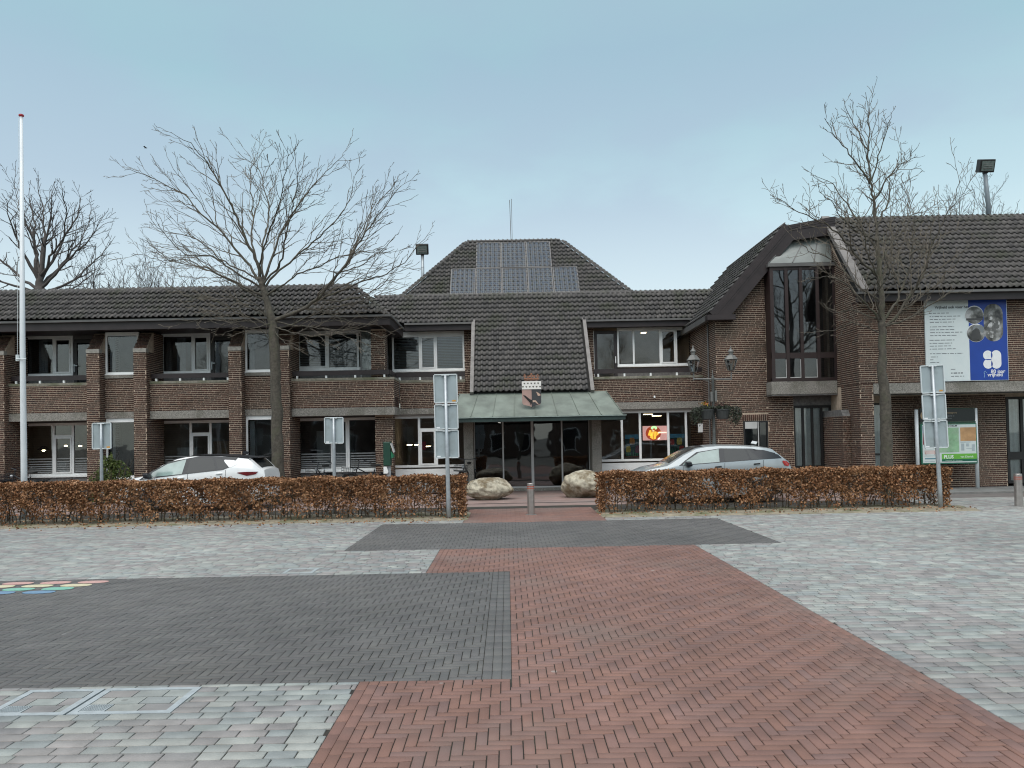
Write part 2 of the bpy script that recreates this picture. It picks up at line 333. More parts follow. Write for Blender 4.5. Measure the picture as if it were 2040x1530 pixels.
def herring(x0, x1, y0, y1, L=.21, n=3, g=.0068, phx=0, phy=0):
    W = L/n; out = []
    nx = int((x1-x0)/W)+8; ny = int((y1-y0)/W)+8
    for j in range(-4, ny):
        for i in range(-4, nx):
            t = (i - j) % (2*n)
            if t == 0: a = (x0+i*W, x0+(i+n)*W, y0+j*W, y0+(j+1)*W)        # lying brick
            elif t == 2*n-1: a = (x0+i*W, x0+(i+1)*W, y0+j*W, y0+(j+n)*W)  # standing brick
            else: continue
            c = (max(a[0], x0), min(a[1], x1), max(a[2], y0), min(a[3], y1))
            if c[1]-c[0] < .012 or c[3]-c[2] < .012: continue
            full = c == a
            out.append((c[0]+g/2, c[1]-g/2, c[2]+g/2, c[3]-g/2, full))
    return out
def courses_y(x0, x1, y0, y1, L=.21, g=.0035):      # edge courses running in y
    out = []; y = y0
    while y < y1-.01:
        e = min(y+L, y1); out.append((x0+g/2, x1-g/2, y+g/2, e-g/2, e-y > L-.001)); y = e
    return out
def wedge(y, m=4.5): return .69*y + m
# red brick path
RX0, RX1 = -1.14, 3.05
red = sheet('red_brick_path', RX0, RX1, 3.0, 12.70, M['joint'], -.008)
q = herring(RX0+.15, RX1-.225, 3.3, 12.70)
q += courses_y(RX0, RX0+.075, 3.3, 12.7) + courses_y(RX0+.075, RX0+.15, 3.2, 12.7) + courses_y(RX1-.075, RX1, 3.3, 12.7) + courses_y(RX1-.15, RX1-.075, 3.2, 12.7) + courses_y(RX1-.225, RX1-.15, 3.25, 12.7)
q = [r for r in q if not (r[1] < .002 and 5.8 <= r[2] and r[3] <= 10.46)]
q2 = []
for r in q:                                          # cut the bricks along the dark field that bites into the path
    if r[0] < 0 < r[1] and r[3] > 5.8 and r[2] < 10.46: r = (.002, r[1], r[2], r[3], False)
    if r[1] <= .002 and r[2] < 5.8 < r[3]: r = (r[0], r[1], r[2], 5.798, False)
    if r[1] <= .002 and r[2] < 10.46 < r[3]: r = (r[0], r[1], 10.462, r[3], False)
    q2.append(r)
lay(red, q2, 'brick', M['redbrick'], 'brick_paving')
# dark brick field on the left and the dark band in front of the hedges
dark = sheet('dark_brick_paving', -9.5, -.002, 5.80, 10.46, M['joint'], -.0075)
q = herring(-9.3, -.225, 5.80+.0, 10.46) + courses_y(-.075, 0, 5.8, 10.46) + courses_y(-.15, -.075, 5.7+.1, 10.46) + courses_y(-.225, -.15, 5.8, 10.46)
lay(dark, [r for r in q if r[1] < 0.01 and r[0] > -wedge(r[3])-.3], 'brick', M['darkbrick'], 'brick_paving')
band = sheet('dark_brick_band', -2.73, 4.5, 12.702, 16.64, M['joint'], -.0075)
lay(band, herring(-2.73, 4.5, 12.702, 16.64), 'brick', M['darkbrick'], 'brick_paving', 0)
# grey pavers all around
grey = sheet('grey_paving', -18, 18, 2.2, 20.6, M['joint'], -.0095)
CV = [(-3.57, -3.02, 5.20, 5.74), (-3.0, -2.30, 5.20, 5.74), (-3.15, -2.72, 10.62, 11.02)]     # inset covers
rects = []
def keepout(yc):
    o = []
    if 3.0 < yc < 12.7: o.append((RX0, RX1))
    if 5.8 < yc < 10.46: o.append((-9.5, 0.0))
    if 12.7 < yc < 16.64: o.append((-2.73, 4.5))
    if yc > 16.64: o.append((-1.0, 2.12))
    if yc > 17.2: o += [(-18, -.9), (2.1, 10.62)] if yc < 18.95 else [(-18, 10.3)]
    for a, b, c, d in CV:
        if c < yc < d: o.append((a, b))
    return sorted(o)
for y0, y1 in ((3.2, 5.20), (5.20, 5.74), (5.74, 5.8), (5.8, 10.46), (10.46, 10.62), (10.62, 11.02), (11.02, 12.7), (12.7, 16.64), (16.64, 17.2), (17.2, 18.95), (18.95, 20.55)):
    n = max(1, round((y1-y0)/.112)); h = (y1-y0)/n
    for j in range(n):
        ya = y0+j*h; yb = ya+h; yc = (ya+yb)/2; w = wedge(yb)
        spans = []; x = -min(w, 17.9)
        for a, b in keepout(yc):
            if a > x: spans.append((x, a))
            x = max(x, b)
        if x < min(w, 17.9): spans.append((x, min(w, 17.9)))
        for a, b in spans:
            x = a - random.random()*.2
            while x < b-.01:
                l = random.choice((.15, .18, .21, .24, .24)); e = x+l; c0, c1 = max(x, a), min(e, b)
                if c1-c0 > .02: rects.append((c0+.0050, c1-.0050, ya+.0047, yb-.0047, c0 == x and c1 == e))
                x = e
lay(grey, rects, 'paver', M['paver'], 'pavers')
# red bricks of the opening between the hedges, the street and the pavement along the building
gate = sheet('entrance_path', -1.0, 2.12, 16.642, 19.9, M['joint'], -.0085)
lay(gate, [(-1.0+.21*i+.002+(.1 if j % 2 else 0), min(-1.0+.21*(i+1)-.002+(.1 if j % 2 else 0), 2.12), 16.645+.0725*j, 16.645+.0725*(j+1)-.004, True) for j in range(44) for i in range(15)], 'brick', M['redbrick'], 'brick_paving', 0)
sheet('street', -24, 10.6, 19.92, 21.55, M['street'], -.012)
M['asphalt'] = pmat('worn_asphalt', (.135,.122,.115), .85, .2, 3, .3, 60, dirt=(.17,.155,.145), dscale=1)
sheet('street', 10.62, 30, 20.62, 21.9, M['asphalt'], -.012)
sheet('gutter', -24, 10.6, 19.90, 19.94, M['gutter'], -.006)
sheet('gutter', -24, 10.6, 21.50, 21.56, M['gutter'], -.006)
sheet('forecourt', -24, 10.6, 21.6, 31, M['street'], -.004)
sheet('pavement', 10.62, 30, 22.06, 31, M['sidewalk'], .03)
sheet('kerb', 10.62, 30, 21.92, 22.05, M['kerb'], .035)
# beds the hedges stand in
for x0, x1, seed in ((-14.5, -.92, 1), (2.10, 10.60, 2)):
    V = []; Fq = []; nx = int((x1-x0)/.07); ny = 24
    for j in range(ny+1):
        for i in range(nx+1):
            x = x0+(x1-x0)*i/nx; y = 17.22+1.7*j/ny
            edge = min(1, min(x-x0, x1-x)/.06) * min(1, min(y-17.22, 18.92-y)/.1)
            wob = .06*mnoise.noise((x*2.2, seed, 0)) if j == 0 else 0
            V.append((x, y+wob-.02*(j == 0), (.028*mnoise.noise((x*3, y*3, seed))+.012*mnoise.noise((x*17, y*17, seed))+.035)*max(0, edge) - .004))
    for j in range(ny):
        for i in range(nx):
            a = j*(nx+1)+i; Fq.append((a, a+1, a+nx+2, a+nx+1))
    link('soil_bed', npmesh('soil_bed', np.array(V), np.array(Fq)), M['soil'], smooth=True, kind='structure')
# inset covers with a frame, filled with pavers
M['coverframe'] = pmat('pale_cover_frame', (.33,.36,.37), .6, .15, 12)
def cover(x0, x1, y0, y1, label, plate):
    t = thing('inspection_cover', label, 'cover', ((x0+x1)/2, y0, 0), 'inset covers in the grey paving')
    f = MB(); b = .05
    f.box(x0, x1, y0, y0+b, -.03, .002).box(x0, x1, y1-b, y1, -.03, .002).box(x0, x0+b, y0+b, y1-b, -.03, .002).box(x1-b, x1, y0+b, y1-b, -.03, .002)
    f.build('frame', M['coverframe'], t)
    MB().box(x0+b, x1-b, y0+b, y1-b, -.03, -.008).build('tray', M['joint'], t)
    n = 3; h = (y1-y0-2*b)/n
    for j in range(n):
        x = x0+b; k = 0
        while x < x1-b-.01:
            l = (.12 if (j % 2 and k == 0) else .18 if (j == 0 and k == 0) else .22); e = min(x+l, x1-b); k += 1
            if not (plate and j == 0 and x < x0+.1):
                MB().box(x+.004, e-.004, y0+b+j*h+.004, y0+b+(j+1)*h-.004, -.02, -.001, random.random()).build('paver', M['paver'], t)
            x = e
    if plate:
        p = MB().box(x0+b+.004, x0+b+.176, y0+b+.004, y0+b+h-.004, -.02, .0005)
        for k in range(9): p.obox((x0+b+.02+k*.0172, y0+b+h/2, .001), (.0035, .002, 0), (.008, .055, 0), (0, 0, .0035))
        p.build('grip_plate', M['coverframe'], t)
cover(*CV[0], 'smaller framed cover filled with pavers, at the left edge of the square', True)
cover(*CV[1], 'wider framed cover filled with pavers beside the smaller one', True)
cover(*CV[2], 'distant framed cover in pale paving beyond the dark brick field', False)
# painted dots on the dark bricks
M['dots'] = [pmat('dot_paint_'+n, c, .6, .12, 20) for n, c in (('pink', (.50,.30,.27)), ('yellow', (.55,.50,.34)), ('green', (.19,.42,.33)), ('blue', (.15,.25,.36)))]
for row in range(4):
    for k in range(5):
        cx, cy = -5.52-.50*k-.13*(row)+.02*row, 10.22-.215*row
        if not in_view((cx, cy, 0), 40): continue
        v = [(cx+.225*math.cos(a)*(1-.12*math.cos(2*a)), cy+.095*math.sin(a), .0052) for a in [2*math.pi*i/20 for i in range(20)]]
        v2 = [(x, y, .0032) for x, y, z in v]
        MB().add(v+v2, [tuple(range(20)), tuple(reversed(range(20, 40)))]+[(i, (i+1) % 20, (i+1) % 20+20, i+20) for i in range(20)]).build('painted_dot', M['dots'][row], dark)

# ================================================================== THE BUILDING
TH = thing('town_hall', 'long low brick town hall with dark tiled roofs and a green copper entrance canopy', 'building', (0, 25, 0))
NUMB = 0
def part(mb, name, mat, parent=None, **k): return mb.build(name, M[mat] if isinstance(mat, str) else mat, parent or TH, **k)

# ---- bricks: every brick is a block proud of its mortar
BR = []          # (centre, half-length vector, half-height vector, outward normal, whole stretcher?)
CH, BL, HD, JT, HJ = .0625, .213, .103, .017, .011
def brick_face(o, ua, va, nrm, width, height, clip=None, skip=()):
    """o: lower left corner; ua, va: unit axes; clip(z)->(u0,u1) or None; skip: rectangles (u0,u1,v0,v1) left free"""
    o, ua, va, nrm = Vector(o), Vector(ua), Vector(va), Vector(nrm)
    n = int(height/CH+.3)
    for j in range(n):
        v0 = j*CH; v1 = min(v0+CH-JT, height)
        if v1-v0 < .02: continue
        lo, hi = (0, width) if clip is None else clip(v0+CH/2)
        if hi-lo < .03: continue
        u = -random.random()*.21; run = 0
        while u < hi:
            if run >= random.choice((1, 2, 2, 3)): l = HD; run = 0
            else: l = BL; run += 1
            a, b = max(u, lo), min(u+l, hi)
            segs = [(a, b)]
            for s in skip:
                if v0 < s[3] and v1 > s[2]: segs = [q for p in segs for q in ((p[0], min(p[1], s[0])), (max(p[0], s[1]), p[1]))]
            for a, b in segs:
                if b-a > .03: BR.append((o + ua*((a+b)/2) + va*((v0+v1)/2), ua*((b-a)/2), va*((v1-v0)/2), nrm, b-a > BL-.001))
            u += l+HJ
def soldier(o, ua, nrm, width, h=.21):
    o, ua, nrm = Vector(o), Vector(ua), Vector(nrm); n = int(width/CH)
    for i in range(n):
        BR.append((o+ua*((i+.5)*width/n)+Vector((0, 0, h/2)), ua*(width/n/2-.006), Vector((0, 0, h/2)), nrm, False))
class Pieces:                                    # every box or prism becomes a part of its own
    def __init__(s): s.L = []
    def box(s, *a): s.L.append(MB().box(*a)); return s
    def prism(s, *a): s.L.append(MB().prism(*a)); return s
WALL = Pieces()
def wb(x0, x1, y0, y1, z0, z1, faces='F', skip=()):
    WALL.box(x0, x1, y0, y1, z0, z1)
    if 'F' in faces: brick_face((x0, y0, z0), (1,0,0), (0,0,1), (0,-1,0), x1-x0, z1-z0, skip=skip)
    if 'L' in faces: brick_face((x0, y1, z0), (0,-1,0), (0,0,1), (-1,0,0), y1-y0, z1-z0)
    if 'R' in faces: brick_face((x1, y0, z0), (0,1,0), (0,0,1), (1,0,0), y1-y0, z1-z0)

# ---- windows
def window(x0, x1, z0, z1, y, cols, mat='white', fw=.07, sash=(), trans={}, glassmat='glass', name='window', sill=True, pad=.06, top=None, blind=(), solid=(), curt={}):
    f = MB(); yb = y+pad; zt = top if top is not None else z1-fw
    f.box(x0, x1, y, yb, zt, z1).box(x0, x1, y, yb, z0, z0+fw*1.1)
    n = len(cols)-1
    for i, c in enumerate(cols):
        a, b = (c, c+fw) if i == 0 else (c-fw, c) if i == n else (c-fw*.55, c+fw*.55)
        f.box(a, b, y-.003, yb-.003, z0+fw*1.1, zt)
    if sill: f.box(x0-.01, x1+.01, y-.06, y+.01, z0-.05, z0-.001)
    cells = []
    for i in range(n):
        a = cols[i]+(fw if i == 0 else fw*.55); b = cols[i+1]-(fw if i == n-1 else fw*.55); c, d = z0+fw*1.1, zt
        if i in trans:
            z = trans[i]; f.box(a, b, y, yb, z-fw*.5, z+fw*.5); cells.append((a, b, z+fw*.5, d, None)); d = z-fw*.5
        cells.append((a, b, c, d, i))
        if i in sash:
            s = .05; f.box(a, a+s, y-.02, y+.03, c, d).box(b-s, b, y-.02, y+.03, c, d).box(a+s, b-s, y-.02, y+.03, c, c+s).box(a+s, b-s, y-.02, y+.03, d-s, d)
    w = part(f, name, mat)
    for a, b, c, d, i in cells:
        MB().box(a, b, y+.028, y+.036, c, d).build('pane', M[glassmat], w)
        if i in blind:
            bl = MB(); z = d-.03
            while z > c+.02:
                bl.obox(((a+b)/2, y+.13, z), ((b-a)/2-.01, 0, 0), (0, .024, .014), (0, -.001, .0018)); z -= .058
            bl.box(a+.01, b-.01, y+.10, y+.16, d-.03, d); bl.build('blind', M['blind'], w)
    for (a, b, c, d, m, yo) in curt if isinstance(curt, (list, tuple)) else []:
        curtain(a, b, c, d, y+yo, m, w)
    return w
def curtain(a, b, c, d, y, m, w):
    n = max(6, int((b-a)/.035)); lo = []; hi = []
    for i in range(n+1):
        x = a+(b-a)*i/n; yy = y+.025*math.sin(i*1.9)+.012*math.sin(i*.7)
        lo.append((x, yy, c)); hi.append((x, yy, d))
    MB().strip(lo, hi).build('curtain', M[m], w, fix=False, smooth=True)

# ---- left wing
YP, YB, YN, YR = 24.95, 25.20, 25.30, 26.20
PIL = [(-18.28,-17.87), (-16.76,-16.34), (-13.65,-13.24), (-12.12,-11.71), (-9.03,-8.62), (-7.50,-7.06)]
LINT = Pieces(); COPE = Pieces(); CAP = []
for a, b in PIL:
    wb(a, b, YP, 25.5, 0, 4.87, 'FLR')
    wb(a, b, 25.5, YR, 0, 5.55, 'LR')
    WALL.prism([(YP+.004, 4.87), (25.42, 5.52), (25.5, 5.52), (25.5, 4.87)], 'x', a, b)
    sl_ = Vector((0, .466, .65)); ln = sl_.length
    brick_face((a, YP+.004, 4.93), (1,0,0), sl_/ln, (0, -.65/ln, .466/ln), b-a, ln-.09)
    CAP.append(MB().box(a-.012, b+.012, YP-.03, YP+.16, 4.83, 4.965))
for c in CAP: part(c, 'pilaster_cap', 'stone', bevel=.01)
BAYS = [(-16.34,-13.65), (-11.71,-9.03), (-7.06,-3.70)]
for a, b in BAYS:
    wb(a, b, YB, 25.42, 2.92, 3.82)
    COPE.box(a, b, YB-.03, 25.45, 3.82, 3.90); LINT.box(a, b, YB-.025, 25.5, 2.66, 2.92)
    WALL.box(a, b, 25.5, YR, 2.80, 3.25)
for a, b in [(-13.24,-12.12), (-8.62,-7.50), (-17.87,-16.76)]:
    wb(a, b, YN, 25.5, 2.92, 4.03); wb(a, b, YN, 25.5, 0, .70)
    LINT.box(a, b, YN-.02, 25.5, 2.72, 2.92); part(MB().box(a, b, YN-.035, YN+.2, 4.03, 4.14), 'window_sill', 'concrete')
    window(a+.01, b-.01, 4.17, 5.56, YN+.03, [a+.01, b-.01], fw=.06, glassmat='glass_up', top=5.44, curt=[(a+.08, a+.28, 4.24, 5.42, 'curtain_grey', .16)])
    window(a+.01, b-.01, .75, 2.72, YN+.03, [a+.01, b-.01], fw=.06, top=2.58, trans={}, curt=[(a+.08, a+.26, .85, 2.55, 'curtain_grey', .16)])
wb(-22, -18.28, 24.97, 25.3, 0, 5.5)
# right end of the wing: parapet and lintel turn the corner, brick pier under the eave
wb(-3.92, -3.70, 25.42, 26.5, 2.92, 3.82, 'R'); WALL.box(-3.92, -3.7005, 25.2005, 25.42, 2.92, 3.819)
brick_face((-3.70, 25.2, 2.92), (0,1,0), (0,0,1), (1,0,0), .22, .9)
COPE.box(-3.95, -3.67, 25.45, 26.47, 3.82, 3.90); COPE.box(-3.70, -3.67, YB-.03, 25.45, 3.82, 3.90)
LINT.box(-3.95, -3.675, 25.5, 26.46, 2.66, 2.92); LINT.box(-3.70, -3.675, YB-.025, 25.5, 2.66, 2.92)
wb(-4.47, -4.02, 25.46, 25.9, 3.3, 5.52, 'FLR'); wb(-4.38, -3.80, 25.52, 25.95, 0, 2.66, 'FLR')
# windows of the three balcony bays, upper floor
for k, (a, b) in enumerate([(-16.62, -14.80), (-11.78, -10.10)]):
    m = a+(b-a)*.64
    window(a, b, 4.24, 5.70, YR, [a, m, b], sash=(1,), top=5.50, glassmat='glass_up', curt=[(m-.62, m-.32, 4.3, 5.48, 'curtain_grey', .2), (a+.08, a+.3, 4.3, 5.48, 'interior_dark', .22)])
    d0, d1 = b+.02, b+.98
    w = window(d0, d1, 3.30, 5.46, YR+.02, [d0, d1], 'black', fw=.11, glassmat='glass_up', name='balcony_door', sill=False)
    MB().box(d0+.03, d0+.055, YR-.04, YR+.03, 4.35, 4.62).box(d0+.03, d0+.16, YR-.06, YR-.035, 4.55, 4.58).build('door_handle', M['steel'], w)
    part(MB().box(a-.1, b+1.1, YR+.005, YR+.1, 5.705, 5.86), 'header_panel', 'panelgrey'); part(MB().box(d0, d1, YR+.0, YR+.1, 5.47, 5.70), 'header_panel', 'panelgrey')
    part(MB().box(a-.12, a-.05, 25.62, 25.72, 4.25, 5.40), 'side_window_frame', 'white')
window(-7.17, -4.98, 4.27, 5.66, YR, [-7.17, -6.08, -5.02], sash=(0,), top=5.50, glassmat='glass_up', blind=(0, 1))
w = window(-4.98, -4.40, 3.60, 5.60, YR+.05, [-4.98, -4.40], 'offwhite', fw=.04, glassmat='glass', name='balcony_window', sill=False, curt=[(-4.95, -4.52, 3.6, 5.55, 'curtain', .08)])
part(MB().box(-7.2, -4.0, YR+.005, YR+.1, 5.665, 5.86), 'header_panel', 'panelgrey')
part(MB().box(-17, -4.2, YR+.06, YR+.16, 2.9, 4.22), 'apron_panel', 'concrete_dark')
# ground floor
for k, (a, c1, c2, b) in enumerate([(-16.62, -15.48, -14.82, -13.66), (-11.80, -10.80, -10.12, -9.04), (-7.14, -5.98, -5.42, -4.36)]):
    window(a, b, .82, 2.62, YR, [a, c1, c2, b], sash=(1,), trans={1: 2.17} if k < 2 else {}, fw=.07, top=2.53)
    part(MB().box(a-.3, b+.3, YR+.0, YR+.2, 0, .765), 'plinth', 'concrete_dark'); part(MB().box(a-.3, b+.3, YR+.01, YR+.1, 2.625, 2.82), 'header_panel', 'panelgrey')
    st = MB()                                            # frosted privacy stripes on the panes
    for s0, s1 in ((a+.1, c1-.06), (c1+.1, c2-.1), (c2+.06, b-.1)):
        z = .93; i = 0
        while z < 1.42: st.box(s0, s1, YR+.024, YR+.0262, z, z+.034); z += .058+.014*i; i += .5
    part(st, 'frosted_stripes', pmat('frosted_film', (.30,.31,.31), .7, .1))
    if k < 2: part(MB().box(a-.12, a-.06, 25.6, 25.68, .9, 2.1), 'side_window_frame', 'white')
# ---- middle: set-back parapets, windows deeper behind the balcony
YM, YW, YG = 26.5, 28.2, 26.7
wb(-3.68, -1.42, YM, YM+.2, 2.9, 3.8); COPE.box(-3.67, -1.42, YM-.03, YM+.23, 3.80, 3.88); LINT.box(-3.675, -1.3, YM-.025, YM+.3, 2.70, 2.9)
wb(3.03, 7.0, YM, YM+.2, 2.98, 3.8); COPE.box(3.02, 6.98, YM-.03, YM+.23, 3.80, 3.88); LINT.box(3.0, 6.98, YM-.025, YM+.3, 2.74, 2.98)
wb(-1.42, -1.22, YM+.1, YM+.3, 2.6, 4.35, 'F'); wb(2.93, 3.03, YM+.1, YM+.3, 2.6, 4.35, 'F')
WALL.box(-3.7, -1.3, YM+.3, YW, 2.85, 3.25); WALL.box(2.95, 7, YM+.3, YW, 2.85, 3.25)
wb(-1.52, -1.18, YW-.02, YW+.2, 3.3, 6.0); wb(2.88, 3.24, YW-.02, YW+.2, 3.3, 6.0)
window(-4.18, -1.52, 4.36, 5.80, YW, [-4.18, -3.16, -2.56, -1.52], sash=(1,), top=5.60, fw=.065, glassmat='glass_up', blind=(0, 1, 2))
part(MB().box(-4.3, -1.5, YW+.02, YW+.1, 5.80, 6.0), 'header_panel', 'panelgrey'); part(MB().box(-4.3, -1.5, YW+.02, YW+.15, 3.25, 4.33), 'apron_panel', 'concrete_dark'); part(MB().box(4.1, 7.3, YW+.06, YW+.2, 3.25, 4.33), 'apron_panel', 'concrete_dark')
w = window(3.26, 4.10, 3.3, 5.70, YW, [3.26, 4.10], 'brown', fw=.11, glassmat='glass_up', name='balcony_door', sill=False)
MB().box(4.02, 4.05, YW-.05, YW+.02, 4.5, 4.75).build('door_handle', M['white'], w)
part(MB().box(3.20, 3.255, YW-.01, YW+.06, 3.3, 5.72), 'door_post', 'white')
window(4.11, 7.24, 4.40, 5.80, YW, [4.11, 4.71, 5.69, 6.28, 7.24], sash=(2,), top=5.68, fw=.06, glassmat='glass_up')
part(MB().box(3.2, 7.3, YW+.01, YW+.1, 5.81, 6.0), 'header_panel', 'panelgrey')
# timber rails on white brackets above the parapets
RAIL = [(-16.34, -13.65, YB+.12), (-11.71, -9.03, YB+.12), (-7.06, -3.86, YB+.12), (-3.86, -1.42, YM+.14), (3.04, 7.0, YM+.14)]
for a, b, y in RAIL:
    r = part(MB().box(a, b, y-.03, y+.03, 4.0, 4.155), 'balcony_rail', 'brown')
    n = max(2, round((b-a)/.95))
    for i in range(n+1):
        x = a+.16+(b-a-.32)*i/n; MB().box(x-.03, x+.03, y-.02, y+.06, 3.89, 3.998).build('bracket', M['white'], r)
part(MB().box(-3.89, -3.83, YB+.151, YM+.11, 4.0, 4.155), 'balcony_rail', 'brown')
# ground floor left of the entrance: white frames, white panel, grille
def lower_band(x0, x1, y, cols, zs, zp):
    part(MB().box(x0, x1, y-.012, y+.05, zp, zs-.055), 'white_panel', 'white')
    p = MB()
    for c in cols: p.box(c-.035, c+.035, y-.02, y+.05, 0, zp-.001)
    part(p, 'frame_foot', 'white')
    g = MB(); x = x0+.04
    while x < x1-.03: g.box(x, x+.022, y+.03, y+.05, .02, zp-.02); x += .048
    part(g, 'radiator_grille', 'offwhite', kind='stuff'); part(MB().box(x0, x1, y+.12, y+.14, 0, zp), 'grille_back', 'black')
window(-4.02, -1.44, .86, 2.64, YG, [-4.02, -3.06, -2.46, -1.44], sash=(1,), trans={1: 2.18}, fw=.075, sill=False); lower_band(-3.98, -1.44, YG, [-3.98, -3.06, -2.46], .86, .56)
window(3.16, 6.96, .94, 2.68, YG, [3.16, 3.99, 4.62, 5.60, 6.22, 6.96], fw=.07, sill=False); lower_band(3.16, 6.96, YG, [3.99, 4.62, 5.60, 6.22], .94, .60)
part(MB().box(-4.1, -1.3, YG-.05, YG+.06, 2.642, 2.70), 'window_header', 'offwhite'); part(MB().box(3.1, 7.0, YG-.05, YG+.06, 2.682, 2.738), 'window_header', 'offwhite')
part(MB().box(6.86, 6.99, YG-.11, YG-.02, .2, 2.15), 'grey_door_panel', 'offwhite'); part(MB().box(6.63, 6.84, YG-.05, YG-.022, 1.9, 2.2), 'notice_board', 'white')
# ---- entrance: glass front, pillars, canopy
ent = [-1.14, -.15, .86, 1.88, 2.83]; YE = 26.5
f = MB().box(-1.14, 2.83, YE-.03, YE+.05, .10, .15).box(-1.14, 2.83, YE-.03, YE+.05, 2.40, 2.62)
for i, c in enumerate(ent):
    w_ = .045 if i == 2 else .026; f.box(c-w_, c+w_, YE-.035, YE+.05, .15, 2.40)
f.box(.82, .90, YE-.06, YE-.036, 2.30, 2.40)
e = part(f, 'entrance_front', pmat('satin_aluminium', (.50,.50,.49), .4, .05, metal=.3))
for i in range(4): MB().box(ent[i]+.03, ent[i+1]-.03, YE+.0, YE+.012, .15, 2.40).build('glass_door' if i in (1, 2) else 'pane', M['glass_dark'], e)
part(MB().box(-1.2, 2.9, YE-.12, YE+.3, 0, .10), 'threshold', 'concrete')
for a, b in ((-1.46, -1.14), (2.83, 3.15)): part(MB().box(a, b, 25.7, 26.46, 0, 2.6), 'entrance_pillar', 'concrete', bevel=.01)
CT = (-1.55, 3.32, 25.62, 3.33); CBt = (-1.84, 3.68, 24.28, 2.52)
cv = [(-1.84,24.28,2.50),(3.68,24.28,2.50),(3.32,25.62,3.33),(-1.55,25.62,3.33),(-1.84,26.46,2.50),(3.68,26.46,2.50),(3.32,26.46,3.33),(-1.55,26.46,3.33)]
can = part(MB().add(cv, [(0,1,2,3),(1,5,6,2),(0,3,7,4),(3,2,6,7),(4,7,6,5),(0,4,5,1)]), 'canopy', 'copper')
sm = MB()
def seam(p, q):
    p, q = Vector(p), Vector(q); d = (q-p); n = Vector((0, -.5, .85)); s_ = d.cross(n).normalized()*.008
    sm.obox((p+q)/2 + n*.008, d/2, s_, n*.012)
for i in range(9):
    t = i/8; seam(Vector((-1.84+5.52*t, 24.28, 2.51)).lerp(Vector((CT[0]+4.87*t, 25.62, 3.34)), 0), (CT[0]+4.87*t, 25.62, 3.34))
for s_, xb, xt in ((-1, -1.84, -1.55), (1, 3.68, 3.32)):
    for t in (.35, .7):
        p, q = Vector((xb, 24.28+2.18*t, 2.505)), Vector((xt, 25.62+.84*t, 3.335)); sm.tube([p, q], .012, 4)
sm.build('standing_seams', M['copper'], can)
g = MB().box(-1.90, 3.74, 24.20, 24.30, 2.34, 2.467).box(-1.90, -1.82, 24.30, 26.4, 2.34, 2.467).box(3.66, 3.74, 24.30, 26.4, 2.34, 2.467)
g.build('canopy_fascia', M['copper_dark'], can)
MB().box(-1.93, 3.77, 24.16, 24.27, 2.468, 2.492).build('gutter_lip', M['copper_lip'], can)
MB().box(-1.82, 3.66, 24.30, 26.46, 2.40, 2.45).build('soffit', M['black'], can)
MB().lathe([(.045, 0), (.05, .02)], 12, (-.27, 25.2, 2.375)).build('ceiling_lamp', M['lamp_white'], can)
# ---- gable wing with the glazed bay
GY = 24.8; XL = 6.80
gz = lambda x: 5.75+(x-7.32)/.861
WALL.box(XL, 7.62, GY, GY+.25, 0, 5.75).box(7.62, 8.43, GY, GY+.25, 0, .95).box(7.62, 8.43, GY, GY+.25, 2.23, 5.75).box(8.43, 9.26, GY, GY+.25, 0, 3.04)
WALL.prism([(7.32, 5.75), (8.42, 5.75), (8.42, 7.03)], 'y', GY, GY+.25); WALL.box(10.40, 10.5, GY, GY+.25, 3.04, 7.2)
WALL.prism([(8.42, 7.12), (10.5, 7.12), (10.5, 8.1), (9.24, 7.98), (8.5, 7.12)], 'y', GY+.05, GY+.25)
def gclip(v):
    return (0, 1.62) if v < 5.72 else (max(0, 7.34+(v-5.75)*.861-XL), 1.62)
SW = (7.62-XL, 8.43-XL, 0.95, 2.30)
brick_face((XL, GY, 0), (1,0,0), (0,0,1), (0,-1,0), 1.62, 7.0, gclip, skip=[(SW[0]-.01, SW[1]+.01, SW[2], 2.44), ])
brick_face((8.42, GY, 0), (1,0,0), (0,0,1), (0,-1,0), .83, 3.02, skip=[(-.1, .02, SW[2], 2.44)])
soldier((7.60, GY, 2.235), (1,0,0), (0,-1,0), .85, .20)
wsm = window(7.63, 8.42, .95, 2.23, GY-.012, [7.63, 8.13, 8.42], 'black', fw=.05, sill=False, glassmat='glass')
MB().box(8.085, 8.115, GY-.03, GY-.016, 1.0, 2.2).box(7.68, 8.07, GY-.02, GY-.0135, 1.98, 2.2).build('roller_screen', M['offwhite'], wsm)
wb(XL-.001, XL+.2, GY+.25, YW+.2, 0, 6.0, 'L'); brick_face((XL, GY+.25, 0), (0,-1,0), (0,0,1), (-1,0,0), .25, 5.75)
part(MB().tube([(6.76, 25.6, .1), (6.76, 25.6, 5.8)], .028, 8), 'drain_pipe', 'zinc')
BX0, BX1, BY = 8.43, 10.49, 24.30
part(MB().prism([(BY, 3.04), (BY, 3.45), (GY, 3.45), (GY, 3.04)], 'x', BX0-.03, BX1), 'bay_base', 'concrete', bevel=.012)
cols = [BX0, 8.95, 9.41, 9.93, BX1]; f = MB()
for i, c in enumerate(cols):
    if i == 0: f.box(c, c+.11, BY, BY+.12, 3.452, 7.10)
    elif i == 4: f.box(c-.07, c, BY, BY+.12, 3.452, 7.10)
    else: f.box(c-.05, c+.05, BY-.01, BY+.11, 3.452, 7.10)
f.box(BX0, BX1, BY+.005, BY+.10, 3.453, 3.56).box(BX0, BX1, BY+.005, BY+.10, 4.18, 4.36).box(BX0, BX1, BY+.005, BY+.10, 7.0, 7.101)
f.box(BX0, BX0+.08, BY+.12, GY-.002, 3.452, 7.1)
